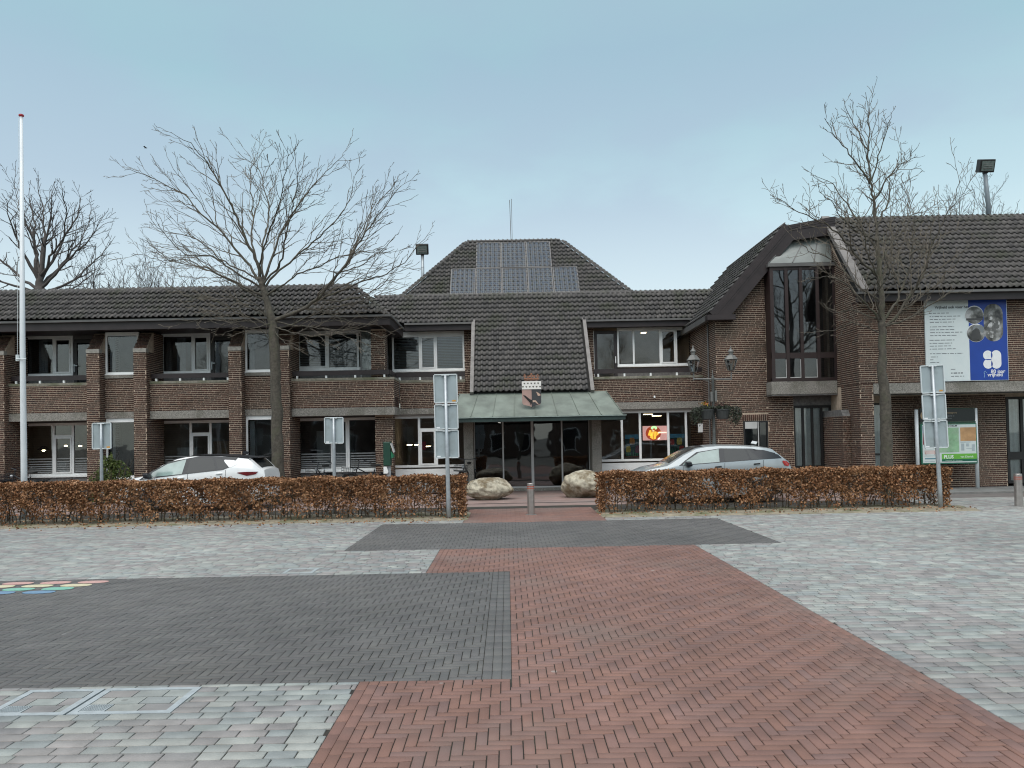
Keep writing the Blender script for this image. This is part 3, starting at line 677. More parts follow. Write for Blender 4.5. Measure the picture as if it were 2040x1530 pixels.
bw = part(f, 'bay_window', pmat('dark_mahogany', (.030,.018,.017), .5, .2, 5))
for i in range(4):
    a = cols[i]+(.11 if i == 0 else .05); b = cols[i+1]-(.07 if i == 3 else .05)
    for c, d in ((3.56, 4.18), (4.36, 7.0)): MB().box(a, b, BY+.04, BY+.05, c, d).build('pane', M['glass_up'], bw)
    s_ = MB()
    if i < 3: s_.box(a, b, BY+.02, BY+.038, 3.56, 3.585).box(b-.02, b, BY+.02, BY+.038, 3.585, 4.15); s_.build('sash_edge', M['offwhite'], bw)
part(MB().box(BX0-.06, BX1, BY-.05, BY+.13, 7.103, 7.21), 'bay_gutter', 'zinc')
gr_ = [(8.40, BY+.02, 7.22), (10.42, BY+.02, 7.24), (10.50, 24.66, 8.12), (9.22, 24.66, 8.0)]
part(MB().add(gr_+[(x, y+.03, z-.03) for x, y, z in gr_], [(0,1,2,3), (7,6,5,4), (0,4,5,1), (1,5,6,2), (2,6,7,3), (3,7,4,0)]), 'bay_glass_roof', pmat('roof_glazing', (.19,.21,.20), .3, .2, 1.5))
gb = MB()
for t in (0.0, .38, .72, 1.0):
    p = Vector(gr_[0]).lerp(Vector(gr_[1]), t); q = Vector(gr_[3]).lerp(Vector(gr_[2]), t); gb.tube([p+Vector((0,-.01,.012)), q+Vector((0,-.01,.012))], .016, 4)
part(gb, 'glazing_bars', 'zinc')
fo = [(6.62, 5.64), (9.08, 8.46), (10.62, 8.72)]; fi = [(7.24, 5.64), (9.26, 7.98), (10.58, 8.14)]
fs = MB()
for i in range(2): fs.prism([fo[i], fo[i+1], fi[i+1], fi[i]], 'y', 24.42, 24.70)
part(fs, 'gable_fascia', 'brown')
fs = MB()
for i in range(2):
    for k in (.10, .2, .34):
        P = [Vector((*fo[j], 0)).lerp(Vector((*fi[j], 0)), k) for j in (i, i+1)]; d = (P[1]-P[0]).normalized(); n_ = Vector((d.y, -d.x, 0))*.022
        fs.prism([tuple((P[0]-n_)[:2]), tuple((P[1]-n_)[:2]), tuple((P[1]+n_)[:2]), tuple((P[0]+n_)[:2])], 'y', 24.405, 24.42)
part(fs, 'fascia_board', 'brown')
fs = MB(); dn_ = Vector((-(fo[1][1]-fo[0][1]), fo[1][0]-fo[0][0])).normalized()
fs.prism([fo[0], fo[1], (fo[1][0]+dn_.x*.11, fo[1][1]+dn_.y*.11), (fo[0][0]+dn_.x*.11, fo[0][1]+dn_.y*.11)], 'y', 24.44, 24.76); part(fs, 'barge_trim', 'brown')
part(MB().box(6.45, 7.35, 24.40, 24.74, 5.47, 5.635), 'eave_return', 'brown')
# ground floor window with curtains under the bay
part(MB().box(9.262, 10.498, GY+.03, GY+.25, 2.70, 2.998), 'soffit_beam', 'concrete_dark'); part(MB().box(8.42, 10.495, BY+.02, GY+.25, 3.0, 3.038), 'bay_soffit', 'concrete_dark')
gw = window(9.262, 10.498, .10, 2.70, GY+.05, [9.262, 9.58, 9.88, 10.18, 10.498], 'black', fw=.065, sill=False, top=2.62, trans={}, curt=[(9.30, 10.47, .75, 2.62, 'curtain', .08)])
part(MB().box(9.28, 10.48, GY+.02, GY+.047, .2, .72), 'spandrel', 'black')
# ---- right wing: brick upper wall on a concrete beam, ground floor set back under it
RYF, RYG = 22.8, 24.0; RXL = 10.50
WALL.box(RXL+.001, 22, RYF, RYF+.3, 3.24, 5.85)
brick_face((RXL, RYF, 3.24), (1,0,0), (0,0,1), (0,-1,0), 11.4, 2.42, skip=[(12.50-RXL, 14.86-RXL, .05, 2.42)])
wb(RXL, 10.90, RYF+.002, 23.2, 0, 3.235, 'FLR')
WALL.prism([(RYF+.3, 3.235), (24.9, 3.235), (24.9, 8.3), (RYF+.3, 6.1)], 'x', RXL, RXL+.25)
WALL.box(RXL, RXL+.25, 23.2, 25.5, 0, 3.235)
brick_face((RXL, 24.05, 0), (0,-1,0), (0,0,1), (-1,0,0), .85, 3.24); brick_face((RXL, 24.85, 3.24), (0,-1,0), (0,0,1), (-1,0,0), 2.05, 4.8, lambda v: (0, 2.05 if v < 2.6 else max(0, 2.05-(v-2.6)*.9)))
wb(10.26, RXL-.003, 23.45, 25.1, 0, 2.30, 'FL'); part(MB().prism([(23.45, 2.3), (23.6, 2.5), (25.1, 2.5), (25.1, 2.3)], 'x', 10.26, RXL-.003), 'pier_cap', 'concrete_dark')
part(MB().box(10.902, 22, RYF-.025, RYF+.4, 2.93, 3.238), 'concrete_beam', 'concrete')
part(MB().box(10.9, 22, RYF+.401, RYG+.2, 2.95, 3.0), 'soffit', 'concrete_dark')
WALL.box(10.7, 11.37, RYG, RYG+.3, 0, 2.94).box(11.37, 11.98, RYG, RYG+.3, 0, .40).box(11.37, 11.98, RYG, RYG+.3, 2.70, 2.94).box(11.98, 15.59, RYG, RYG+.3, 0, 2.94).box(15.59, 17.21, RYG, RYG+.3, 2.82, 2.94).box(17.21, 22, RYG, RYG+.3, 0, 2.94)
brick_face((11.98, RYG, .03), (1,0,0), (0,0,1), (0,-1,0), 3.60, 2.9)
brick_face((10.9, RYG, .03), (1,0,0), (0,0,1), (0,-1,0), .47, 2.9)
window(11.38, 11.97, .40, 2.70, RYG-.012, [11.38, 11.97], 'black', fw=.06, sill=False, trans={0: 1.1}, curt=[(11.42, 11.92, .45, 2.65, 'curtain', .075)])
window(15.60, 17.2, .12, 2.82, RYG-.012, [15.60, 16.08, 16.6, 17.2], 'black', fw=.08, sill=False, trans={0: 1.0, 1: 1.0, 2: 1.0}, curt=[(15.65, 17.1, .2, 2.75, 'curtain', .075)])
part(MB().box(15.6, 17.2, RYG-.03, RYG-.0125, .86, 1.10), 'spandrel', 'black')
brick_face((17.2, RYG, .03), (1,0,0), (0,0,1), (0,-1,0), 4.7, 2.9)
for q in WALL.L: part(q, 'wall', 'mortar')
for q in LINT.L: part(q, 'lintel', 'concrete')
cm = (pmat('mossy_coping', (.24,.225,.185), .95, .3, 12, .3, 60, dirt=(.13,.135,.085), dscale=2, dmin=.45, dmax=.65))
for q in COPE.L: part(q, 'coping', cm)

for x, n_ in ((-1.08, -1), (2.79, 1)):          # cheeks under the slope over the entrance
    brick_face((x, 28.16 if n_ < 0 else 25.76, 2.6), (0, n_, 0), (0,0,1), (n_, 0, 0), 2.4, 3.3, (lambda v: (0, min(2.4, 2.4-max(0, (v-.84)/1.19)))) if n_ < 0 else (lambda v: (max(0, (v-.84)/1.19), 2.4)))
# ---- lay the bricks: 300 largest in view as objects, the others one part
def bmesh_brick(a, h, d=.006): return np.array([(-a,0,-h),(a,0,-h),(a,-d,-h*.86),(-a,-d,-h*.86),(-a,0,h),(a,0,h),(a,-d,h*.86),(-a,-d,h*.86)]), np.array([(3,2,6,7),(0,1,2,3),(1,5,6,2),(5,4,7,6),(4,0,3,7)])
ids = [i for i, b in enumerate(BR) if b[4] and b[3].y < -.9 and in_view(b[0])]
ids.sort(key=lambda i: (b_ := BR[i])[0].length + (0 if b_[0].z > 1.6 else 30))
solo = set(ids[:300]); V = []; Fq = []; rr = []; k = 0; sh = None
gq, gf = bmesh_brick(BL/2, (CH-JT)/2); sh = npmesh('brick', gq, gf); sh.materials.append(M['brick'])
for i, (c, ua, va, n_, full) in enumerate(BR):
    if i in solo:
        o = bpy.data.objects.new('brick', sh); COL.objects.link(o); o.parent = TH; o.location = c - WO['town_hall'] + Vector((0, -random.random()*.002, 0)); continue
    a, h = ua.length, va.length; g, gf_ = bmesh_brick(a, h, .0055+.003*random.random()); ux, vz = ua/a, va/h
    V.append(np.array(c)-np.array(WO['town_hall']) + g[:, :1]*np.array(ux) - g[:, 1:2]*np.array(n_) + g[:, 2:]*np.array(vz))
    Fq.append(gf_+8*k); rr.append(np.full(5, RNG.random()*.999)); k += 1
link('brickwork', npmesh('brickwork', np.concatenate(V), np.concatenate(Fq), np.concatenate(rr)), M['brick'], TH, kind='stuff')

# ---- roofs: decks, and single tiles laid on them
TW, TG = .185, .25
TILES = []       # (matrix columns, lower centre)
def tile_roof(o, ua, ud, L, width, keep=lambda u, s: True, off=0):
    """o: lower left corner, ua: along the eave, ud: up the slope"""
    o, ua, ud = Vector(o), Vector(ua).normalized(), Vector(ud).normalized(); n_ = ua.cross(ud)
    if n_.z < 0: n_ = -n_
    for j in range(int(L/TG+.5)):
        for i in range(int(width/TW)):
            u, s = (i+.5)*TW, j*TG
            if keep(u, s+TG/2): TILES.append((o+ua*u+ud*s, ua, ud, n_))
def tile_geo():
    prof = []
    for k in range(9):
        t = k/8; prof.append((-TW/2-.006+(TW+.012)*t, .052*math.exp(-((t-.76)/.18)**2) - .016*math.sin(math.pi*min(1, t/.6)) + .02))
    V = []
    for s, lift in ((-.02, .070), (TG+.03, .004)):
        for x, z in prof: V.append((x, s, z+lift))
    for x, z in prof: V.append((x, -.02, z+.070-.014))
    Fq = [(k, k+1, 9+k+1, 9+k) for k in range(8)] + [(18+k, 18+k+1, k+1, k) for k in range(8)]
    return np.array(V), np.array(Fq)
c48, s48 = math.cos(R_(48)), math.sin(R_(48)); c50, s50 = math.cos(R_(50)), math.sin(R_(50))
U48, U50 = (0, c48, s48), (0, c50, s50)
# left wing
tile_roof((-21.9, 24.48, 5.86), (1,0,0), U48, 1.5, 18.1, lambda u, s: -21.9+u < -3.78-s*.86)
part(MB().prism([(24.50, 5.80), (25.56, 6.99), (26.3, 6.8), (31, 6.8), (31, 5.87), (24.9, 5.87)], 'x', -22, -5.16), 'roof_deck', 'deck')
part(MB().add([(-5.16,24.5,5.8),(-3.8,24.5,5.8),(-5.16,25.56,6.98),(-5.16,31,6.8),(-3.8,31,5.85),(-5.16,31,5.8)], [(0,1,2),(1,4,3,2),(0,2,3,5),(0,5,4,1),(3,4,5)]), 'roof_deck', 'deck')
part(MB().box(-22, -3.70, 24.56, 24.66, 5.53, 5.78), 'fascia', 'brown'); part(MB().box(-3.80, -3.70, 24.66, 27.7, 5.53, 5.78), 'fascia', 'brown')
part(MB().box(-22, -3.66, 24.46, 24.62, 5.782, 5.85), 'roof_gutter', 'zinc'); part(MB().box(-3.80, -3.64, 24.622, 27.7, 5.782, 5.85), 'roof_gutter', 'zinc')
part(MB().box(-22, -3.805, 24.665, 31, 5.60, 5.79), 'roof_soffit', 'brown')
# middle roof and the tiled slope that comes down over the entrance
o_mid = Vector((0, 25.56, 3.35)); Lm = 5.02; S0 = 3.52
tile_roof((-5.6, 25.56, 3.35), (1,0,0), U50, Lm, 14.2, lambda u, s: (-1.09 < -5.6+u < 2.80) if s < S0 else (-4.85+max(0, (S0+.55-s))*1.0 < -5.6+u < 8.3))
pm = lambda s, d=0: (25.56+s*c50+d*s50, 3.35+s*s50-d*c50)
part(MB().prism([pm(0), pm(Lm), (31, 7.19), (31, 6.05), pm(S0), pm(S0, .10), pm(0, .10)], 'x', -1.09, 2.80), 'roof_deck', 'deck')
part(MB().prism([pm(S0), pm(Lm), (31, 7.19), (31, 6.05), pm(S0, .12)], 'x', -5.0, -1.092), 'roof_deck', 'deck'); part(MB().prism([pm(S0), pm(Lm), (31, 7.19), (31, 6.05), pm(S0, .12)], 'x', 2.802, 8.6), 'roof_deck', 'deck')
WALL2 = [MB().prism([(25.75, 3.42), (27.9, 5.98), (28.18, 5.98), (28.18, 2.6), (25.75, 2.6)], 'x', a, a+.12) for a in (-1.08, 2.67)]
for q in WALL2: part(q, 'cheek_wall', 'mortar')
for x in (-1.155, 2.865):
    a, b = pm(-.05, -.09), pm(S0+.05, -.09); a2, b2 = pm(-.05, .2), pm(S0+.05, .2)
    part(MB().prism([a, b, b2, a2], 'x', x-.06, x+.06), 'verge_board', 'verge')
for x0, x1 in ((-3.64, -1.225), (2.93, 7.3)):
    part(MB().box(x0, x1, 27.72, 27.80, 5.77, 5.97), 'fascia', 'brown'); part(MB().box(x0, x1, 27.62, 27.78, 5.972, 6.04), 'roof_gutter', 'zinc')
    part(MB().box(x0, x1, 27.80, 29, 5.98, 6.03), 'roof_soffit', 'brown')
# hipped roof behind
HB, HT = 30.0, 32.3
hb = [at(800, 596, HB), at(1258, 586, HB)]; ht = [at(931, 484, HT), at(1117, 480, HT)]
for p in hb: p.z = 7.40
zt_ = (ht[0].z+ht[1].z)/2
for p in ht: p.z = zt_
slope = Vector((0, HT-HB, zt_-7.40)); hl = slope.length; hd_ = slope/hl; hn = Vector((0, -hd_.z, hd_.y))
def hclip(u, s):
    t = s/hl; x = hb[0].x+u; return hb[0].x+(ht[0].x-hb[0].x)*t-.02 < x-.06 and x+.06 < hb[1].x+(ht[1].x-hb[1].x)*t+.02
tile_roof((hb[0].x, HB, 7.40), (1,0,0), slope, hl, hb[1].x-hb[0].x, hclip)
hv = [tuple(hb[0]), tuple(hb[1]), tuple(ht[1]), tuple(ht[0]), (hb[0].x, 37, 7.4), (hb[1].x, 37, 7.4), (ht[1].x, 35, zt_), (ht[0].x, 35, zt_)]
part(MB().add(hv, [(0,1,2,3),(1,5,6,2),(4,0,3,7),(3,2,6,7),(4,7,6,5),(0,4,5,1)]), 'roof_deck', 'deck')
# right wing roof
REY, REZ, RL = 22.36, 5.92, 3.75; RX = 10.62
tile_roof((RX, REY, REZ), (1,0,0), U48, RL, 11.2)
part(MB().prism([(REY+.02, REZ-.06), (REY+.02+RL*c48, REZ-.06+RL*s48+.05), (29, 6.0), (22.9, 5.86)], 'x', 10.52, 22), 'roof_deck', 'deck')
vb = lambda s, d: (REY-.04+s*c48-d*s48, REZ+s*s48+d*c48)
part(MB().prism([vb(-.02, -.02), vb(RL+.1, -.02), vb(RL+.1, .09), vb(-.02, .09)], 'x', 10.34, 10.60), 'verge_board', 'verge')
part(MB().box(10.32, 22, 22.42, 22.52, 5.62, 5.83), 'fascia', 'brown'); part(MB().box(10.30, 22, 22.30, 22.48, 5.832, 5.90), 'roof_gutter', 'zinc'); part(MB().box(10.5, 22, 22.52, 23.2, 5.66, 5.70), 'roof_soffit', 'brown')
# west slope over the gable, seen almost edge-on
dw = Vector((fo[1][0]-fo[0][0], 0, fo[1][1]-fo[0][1])); wl = dw.length
tile_roof((fo[0][0]-.02, 30.4, fo[0][1]+.04), (0,-1,0), dw, wl+.1, 6.05)
part(MB().prism([(fo[0][0], fo[0][1]-.02), (fo[1][0], fo[1][1]), (10.62, 8.70), (11.5, 8.5), (11.5, 8.3), (9.15, 8.28), (6.80, 5.60)], 'y', 24.70, 31), 'roof_deck', 'deck')
part(MB().prism([(6.50, 5.50), (6.64, 5.50), (6.64, 5.68), (6.50, 5.68)], 'y', 24.74, 28.4), 'roof_gutter', 'zinc')
# place the tiles
tv, tf = tile_geo(); tme = npmesh('roof_tile', tv, tf); tme.materials.append(M['tile'])
ids = [i for i, t in enumerate(TILES) if in_view(t[0]) and t[3].y < -.3]; ids.sort(key=lambda i: TILES[i][0].length); solo = set(ids[:300])
V = []; Fq = []; rr = []; k = 0; org = np.array(WO['town_hall'])
for i, (c, ua, ud, n_) in enumerate(TILES):
    if i in solo:
        o = bpy.data.objects.new('roof_tile', tme); COL.objects.link(o); o.parent = TH
        Mx = Matrix((ua, ud, n_)).transposed().to_4x4(); Mx.translation = c - WO['town_hall'] + n_*random.uniform(0, .004); o.matrix_local = Mx; continue
    B = np.array([ua, ud, n_]); g = tv @ B + np.array(c) - org + np.array(n_)*RNG.random()*.005
    V.append(g); Fq.append(tf+27*k); rr.append(np.full(16, RNG.random()*.999)); k += 1
link('roof_tiling', npmesh('roof_tiling', np.concatenate(V), np.concatenate(Fq), np.concatenate(rr)), M['tile'], TH, kind='stuff')
# ridge and hip caps: half-round tiles one by one
rm = MB(); pts = []
n = 7
for (s, r0) in ((0, .112), (.055, .112), (.06, .088), (.215, .080)):
    for k in range(n): a = math.pi*k/(n-1); pts.append((s, -r0*math.cos(a), r0*math.sin(a)))
rme = bpy.data.meshes.new('ridge_tile'); rme.from_pydata(pts, [], [(j*n+k, j*n+k+1, (j+1)*n+k+1, (j+1)*n+k) for j in range(3) for k in range(n-1)]); rme.materials.append(M['tile']); NR = 0
def ridge(p, q, step=.185, up=(0,0,1)):
    global NR
    p, q = Vector(p), Vector(q); d = q-p; m = int(d.length/step); d.normalize(); w = Vector(up).cross(d).normalized(); u_ = d.cross(w)
    for i in range(m):
        o = bpy.data.objects.new('ridge_tile', rme); COL.objects.link(o); o.parent = TH; NR += 1
        Mx = Matrix((d, w, u_)).transposed().to_4x4(); Mx.translation = p + d*(i*step) - WO['town_hall']; o.matrix_local = Mx
yl, zl = 24.48+1.5*c48, 5.86+1.5*s48
ridge((-17.4, yl+.03, zl-.0), (-5.15, yl+.03, zl-.0)); ridge((-3.74, 24.50, 5.90), (-5.12, yl+.03, zl+.02))
ym, zm = pm(Lm); ridge((-4.9, ym+.03, zm+.01), (8.3, ym+.03, zm+.01))
ridge(hb[0]+Vector((0,-.04,.03)), ht[0]+Vector((0,-.04,.03))); ridge(hb[1]+Vector((0,-.04,.03)), ht[1]+Vector((0,-.04,.03))); ridge(ht[0]+Vector((0,0,.02)), ht[1]+Vector((0,0,.02)))
yr, zr = REY+RL*c48, REZ+RL*s48; ridge((10.62, yr+.03, zr+.02), (18.6, yr+.03, zr+.02))
# ---- rooms behind the glass
def room(x0, x1, y0, y1, z0, z1, mat='interior'):
    v = [(x0,y0,z0),(x1,y0,z0),(x1,y1,z0),(x0,y1,z0),(x0,y0,z1),(x1,y0,z1),(x1,y1,z1),(x0,y1,z1)]
    part(MB().add(v, [(0,1,2,3),(7,6,5,4),(2,6,7,3),(0,3,7,4),(1,5,6,2)]), 'room', mat, fix=False)
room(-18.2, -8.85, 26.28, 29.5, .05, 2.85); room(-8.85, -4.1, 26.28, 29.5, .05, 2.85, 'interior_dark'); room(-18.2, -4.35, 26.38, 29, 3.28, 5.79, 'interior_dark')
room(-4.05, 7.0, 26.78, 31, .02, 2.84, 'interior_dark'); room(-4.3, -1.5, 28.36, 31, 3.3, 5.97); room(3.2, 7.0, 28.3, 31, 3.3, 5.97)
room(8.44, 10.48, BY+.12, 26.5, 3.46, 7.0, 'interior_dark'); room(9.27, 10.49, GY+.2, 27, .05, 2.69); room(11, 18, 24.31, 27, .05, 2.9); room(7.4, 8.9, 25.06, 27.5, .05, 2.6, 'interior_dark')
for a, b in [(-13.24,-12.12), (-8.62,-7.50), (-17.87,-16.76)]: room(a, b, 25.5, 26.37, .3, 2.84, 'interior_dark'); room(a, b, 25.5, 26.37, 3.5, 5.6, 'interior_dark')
lm = MB()
for p in (at(87, 899, 27.4), at(131, 890, 27.4), at(160, 890, 27.4)): lm.lathe([(.035, 0), (.06, .03), (.035, .06)], 10, tuple(p))
part(lm, 'pendant_lamp', 'lamp_lit')
sh = MB()
for p in (at(87, 899, 27.4), at(160, 890, 27.4)): sh.lathe([(.20, .05), (.19, .08), (.07, .17), (.02, .2)], 14, tuple(p))
part(sh, 'lamp_shade', 'black')
lm = MB()
for p in (at(816, 887, 28.5), at(831, 887, 28.5), at(853, 890, 28.5)): lm.lathe([(.10, 0), (.10, .03)], 12, tuple(p))
for u, v in ((1256, 822), (1291, 826), (1308, 829)): p = at(u, v, 28); lm.box(p.x-.16, p.x+.16, p.y-.05, p.y+.05, p.z, p.z+.02)
for u, v in ((1282, 664), (1388, 667)): lm.lathe([(.10, 0), (.10, .03)], 12, tuple(at(u, v, 29.4)))
part(lm, 'ceiling_lamp', 'lamp_lit')
fur = MB().box(-10.7, -9.1, 27.5, 27.9, .1, 1.9).box(-14.7, -13.8, 27.8, 28.2, .1, 2.25); part(fur, 'cupboard', 'wood')
fur = MB().box(-16.2, -15.5, 27, 27.5, .1, 1.3).box(-11.6, -10.9, 27, 27.6, .1, 1.7).box(-6.8, -5.6, 27.4, 28, .1, 2.2); part(fur, 'cupboard', 'offwhite')
part(MB().box(-3.2, -2.95, 27.8, 27.85, 1.45, 1.75), 'pink_note', pmat('pink_paper', (.5,.08,.12), .7))
part(MB().lathe([(.05, 0), (.06, .03), (.05, .07)], 10, (-1.70, YM-.04, 2.98)), 'alarm_light', 'redlight'); part(MB().lathe([(.03, 0), (.035, .05), (.02, .08)], 10, tuple(at(1304, 793, YM-.03))), 'alarm_light', 'white')

# ================================================================== THINGS ON AND AROUND THE BUILDING
def flat(poly, y, d=.004):              # flat print facing the camera: polygon in (x, z) with a front at y
    return MB().prism(poly, 'y', y-d, y)
def rect(x0, x1, z0, z1): return [(x0, z0), (x1, z0), (x1, z1), (x0, z1)]
def disc(cx, cz, rx, rz, n=24, a0=0, a1=2*math.pi): return [(cx+rx*math.cos(a0+(a1-a0)*k/n), cz+rz*math.sin(a0+(a1-a0)*k/n)) for k in range(n if a1-a0 > 6.2 else n+1)]
def stadium(cx, cz, hw, hh, n=10):
    return [(cx+hw*math.cos(a), cz+hh-hw+hw*math.sin(a)) for a in [math.pi*k/n for k in range(n+1)]] + [(cx-hw*math.cos(a), cz-hh+hw-hw*math.sin(a)) for a in [math.pi*k/n for k in range(n+1)]]
def text(body, x, y, z, size, mat, parent, name='lettering', align='LEFT', bold=0, sx=1):
    cu = bpy.data.curves.new(name, 'FONT'); cu.body = body; cu.size = size; cu.align_x = align; cu.extrude = .001; cu.offset = bold; cu.resolution_u = 3
    tmp = bpy.data.objects.new(name, cu); me = bpy.data.meshes.new_from_object(tmp); bpy.data.objects.remove(tmp); me.materials.clear(); me.materials.append(mat); me.name = name; o = bpy.data.objects.new(name, me); COL.objects.link(o); o.parent = parent
    o.location = Vector((x, y, z)) - WO[parent.name]; o.rotation_euler = (math.pi/2, 0, 0); o.scale = (sx, 1, 1); return o
# solar panels
def solar_mat():
    m = bpy.data.materials.new('solar_cells'); m.use_nodes = True; t = m.node_tree; L = t.links; bs = t.nodes['Principled BSDF']; bs.inputs['Roughness'].default_value = .3; bs.inputs['Specular IOR Level'].default_value = .25
    tc = N(t, 'ShaderNodeTexCoord'); sp = N(t, 'ShaderNodeSeparateXYZ'); L.new(tc.outputs['UV'], sp.inputs[0])
    def line(o, n, w):
        a = N(t, 'ShaderNodeMath', operation='MULTIPLY'); a.inputs[1].default_value = n; L.new(o, a.inputs[0])
        f = N(t, 'ShaderNodeMath', operation='FRACT'); L.new(a.outputs[0], f.inputs[0]); g = N(t, 'ShaderNodeMath', operation='LESS_THAN'); g.inputs[1].default_value = w; L.new(f.outputs[0], g.inputs[0]); return g.outputs[0]
    mxx = N(t, 'ShaderNodeMath', operation='MAXIMUM'); L.new(line(sp.outputs[0], 11, .17), mxx.inputs[0]); L.new(line(sp.outputs[1], 12, .15), mxx.inputs[1])
    nz = N(t, 'ShaderNodeTexNoise'); nz.inputs['Scale'].default_value = 9; L.new(tc.outputs['UV'], nz.inputs['Vector']); r = ramp(t, [(.4, (.016,.032,.060)), (.62, (.055,.050,.045))]); L.new(nz.outputs[0], r.inputs[0])
    mx = N(t, 'ShaderNodeMix', data_type='RGBA'); L.new(mxx.outputs[0], mx.inputs[0]); L.new(r.outputs[0], mx.inputs[6]); mx.inputs[7].default_value = (.10,.125,.14,1); L.new(mx.outputs[2], bs.inputs['Base Color']); return m
M['solar'] = solar_mat()
hp0 = Vector((0, HB, 7.40)) + hn*.10
PV = [[(948, 484), (998, 483), (1048, 482), (1098, 481)], [(897, 536), (948, 535), (1000, 534.5), (1051, 533.5), (1102, 532), (1153, 531)]]
names = [['first solar panel of the short upper row, beside the mast foot', 'middle solar panel of the upper row on the hipped roof', 'last solar panel of the upper row, beside the bare tiles and right hip'],
         ['outermost solar panel of the long lower row, nearest the left floodlight', 'second solar panel of the lower row, under the first upper one', 'middle solar panel of the long lower row, above the entrance slope', 'fourth solar panel of the lower row, under the last upper one', 'outermost solar panel of the lower row, toward the right-hand roof']]
for r in range(2):
    for i in range(len(PV[r])-1):
        (u0, v0), (u1, v1) = PV[r][i], PV[r][i+1]
        a, b = on_plane(u0, v0, hp0, hn), on_plane(u1, v1, hp0, hn); c0, c1 = on_plane(u0, v0+51, hp0, hn), on_plane(u1, v1+51, hp0, hn)
        x0, x1 = (a.x+c0.x)/2, (b.x+c1.x)/2; ex = Vector((1,0,0)); s0, s1 = (c0-hp0).dot(hd_), (a-hp0).dot(hd_); mid = hp0 + Vector(((x0+x1)/2, 0, 0)) + hd_*((s0+s1)/2); mid = mid - Vector((0,0,0))
        hw, hh = (x1-x0)/2-.012, (s1-s0)/2-.01
        t = thing('solar_panel', names[r][i], 'solar panel', mid, 'solar panels on the hipped roof')
        f = MB(); b_ = .032
        for cx, cy, ax, ay in ((-hw+b_/2, 0, b_/2, hh), (hw-b_/2, 0, b_/2, hh), (0, -hh+b_/2, hw-b_, b_/2), (0, hh-b_/2, hw-b_, b_/2)): f.obox(mid+ex*cx+hd_*cy, ex*ax, hd_*ay, hn*.022)
        f.build('frame', M['zinc'], t)
        me = bpy.data.meshes.new('cell_field'); q = [ex*sx*(hw-b_)+hd_*sy*(hh-b_)+hn*.012 for sx, sy in ((-1,-1),(1,-1),(1,1),(-1,1))]
        me.from_pydata([tuple(p) for p in q], [], [(0,1,2,3)]); uv = me.uv_layers.new(); 
        for k, co in enumerate(((0,0),(1,0),(1,1),(0,1))): uv.data[k].uv = co
        link('cell_field', me, M['solar'], t)
# mast on the hipped roof, floodlights
p = at(1019, 477, 32.6); mt = thing('roof_mast', 'thin pale double rod mast on the ridge above the solar panels', 'mast', p)
MB().tube([p+Vector((-.02,0,-.2)), p+Vector((-.05,0,1.70))], .013, 6).build('rod', M['zinc'], mt); MB().tube([p+Vector((.03,0,-.2)), p+Vector((.03,0,1.74))], .010, 6).build('rod', M['zinc'], mt)
def floodlight(u, vt, vb, Y, label, tilt=0):
    b = at(u, vb, Y); h = at(u, vt, Y).z; t = thing('floodlight', label, 'floodlight', b, 'floodlights on poles behind the roofs'); tp = Vector((b.x+tilt, b.y, h))
    MB().tube([b+Vector((0,0,-.5)), b.lerp(tp, .5), tp], [.075, .065, .06], 10).build('pole', M['steel'] if tilt == 0 else pmat('grey_pole', (.20,.235,.26), .5, .1), t, smooth=True)
    c = tp+Vector((0, -.05, .18))
    MB().obox(c, (.25, 0, 0), (0, .11, .04), (0, -.06, .20)).build('housing', M['black'], t, bevel=.02)
    MB().obox(c+Vector((0,-.121,-.045)), (.20, 0, 0), (0, .006, .002), (0, -.045, .15)).build('lamp_glass', pmat('floodlight_glass', (.12,.15,.14), .15, .3, 12, coat=.5), t)
    MB().box(c.x-.06, c.x+.06, c.y-.03, c.y+.09, c.z-.25, c.z-.17).build('bracket', M['black'], t)
    g = MB()
    for k in range(3): g.obox(c+Vector((0,-.133+.012*(k-1)*-1,-.045+.07*(k-1))), (.15, 0, 0), (0, .004, 0), (0, 0, .009))
    g.build('lamp_tube', M['zinc'], t)
floodlight(843, 506, 594, 30.9, 'floodlight on a short pole rising between the left and hipped roofs')
floodlight(1972, 342, 432, 25.4, 'floodlight on a leaning pole behind the tall right roof', -.12)

# coat of arms on the canopy
ca = Vector((1.02, 24.62, 2.74)); c0 = at(1059, 780, 24.6); sh = thing('coat_of_arms', 'painted shield with a crown standing on the green canopy', 'coat of arms', (c0.x, 24.62, 2.72))
W2 = .305; zx = lambda v: at(1059, v, 24.6).z; zb, zm_, zt2, zc = zx(809), zx(775.5), zx(760), zx(744)
def shp(x0, x1, z0, z1): return rect(c0.x+x0, c0.x+x1, z0, z1)
cv_ = [(c0.x-W2, zt2), (c0.x+W2, zt2), (c0.x+W2, zb+.13)]+[(c0.x+W2-.1+.1*math.cos(a), zb+.13+.1*math.sin(a)) for a in (-.5, -1.1)]+[(c0.x+.1, zb+.01), (c0.x, zb-.03), (c0.x-.1, zb+.01)]+[(c0.x-W2+.1-.1*math.cos(a), zb+.13+.1*math.sin(a)) for a in (-1.1, -.5)]+[(c0.x-W2, zb+.13)]
MB().prism(cv_, 'y', 24.60, 24.66).build('shield', pmat('shield_pink', (.40,.26,.225), .5, .1), sh)
MB().prism([(x, z) for x, z in cv_ if x >= c0.x-.001][:3]+[(c0.x+W2-.05, zb+.07), (c0.x+.1, zb+.012), (c0.x, zb-.026), (c0.x, zt2)], 'y', 24.592, 24.5995).build('dark_half', pmat('shield_dark', (.045,.045,.05), .5, .1), sh)
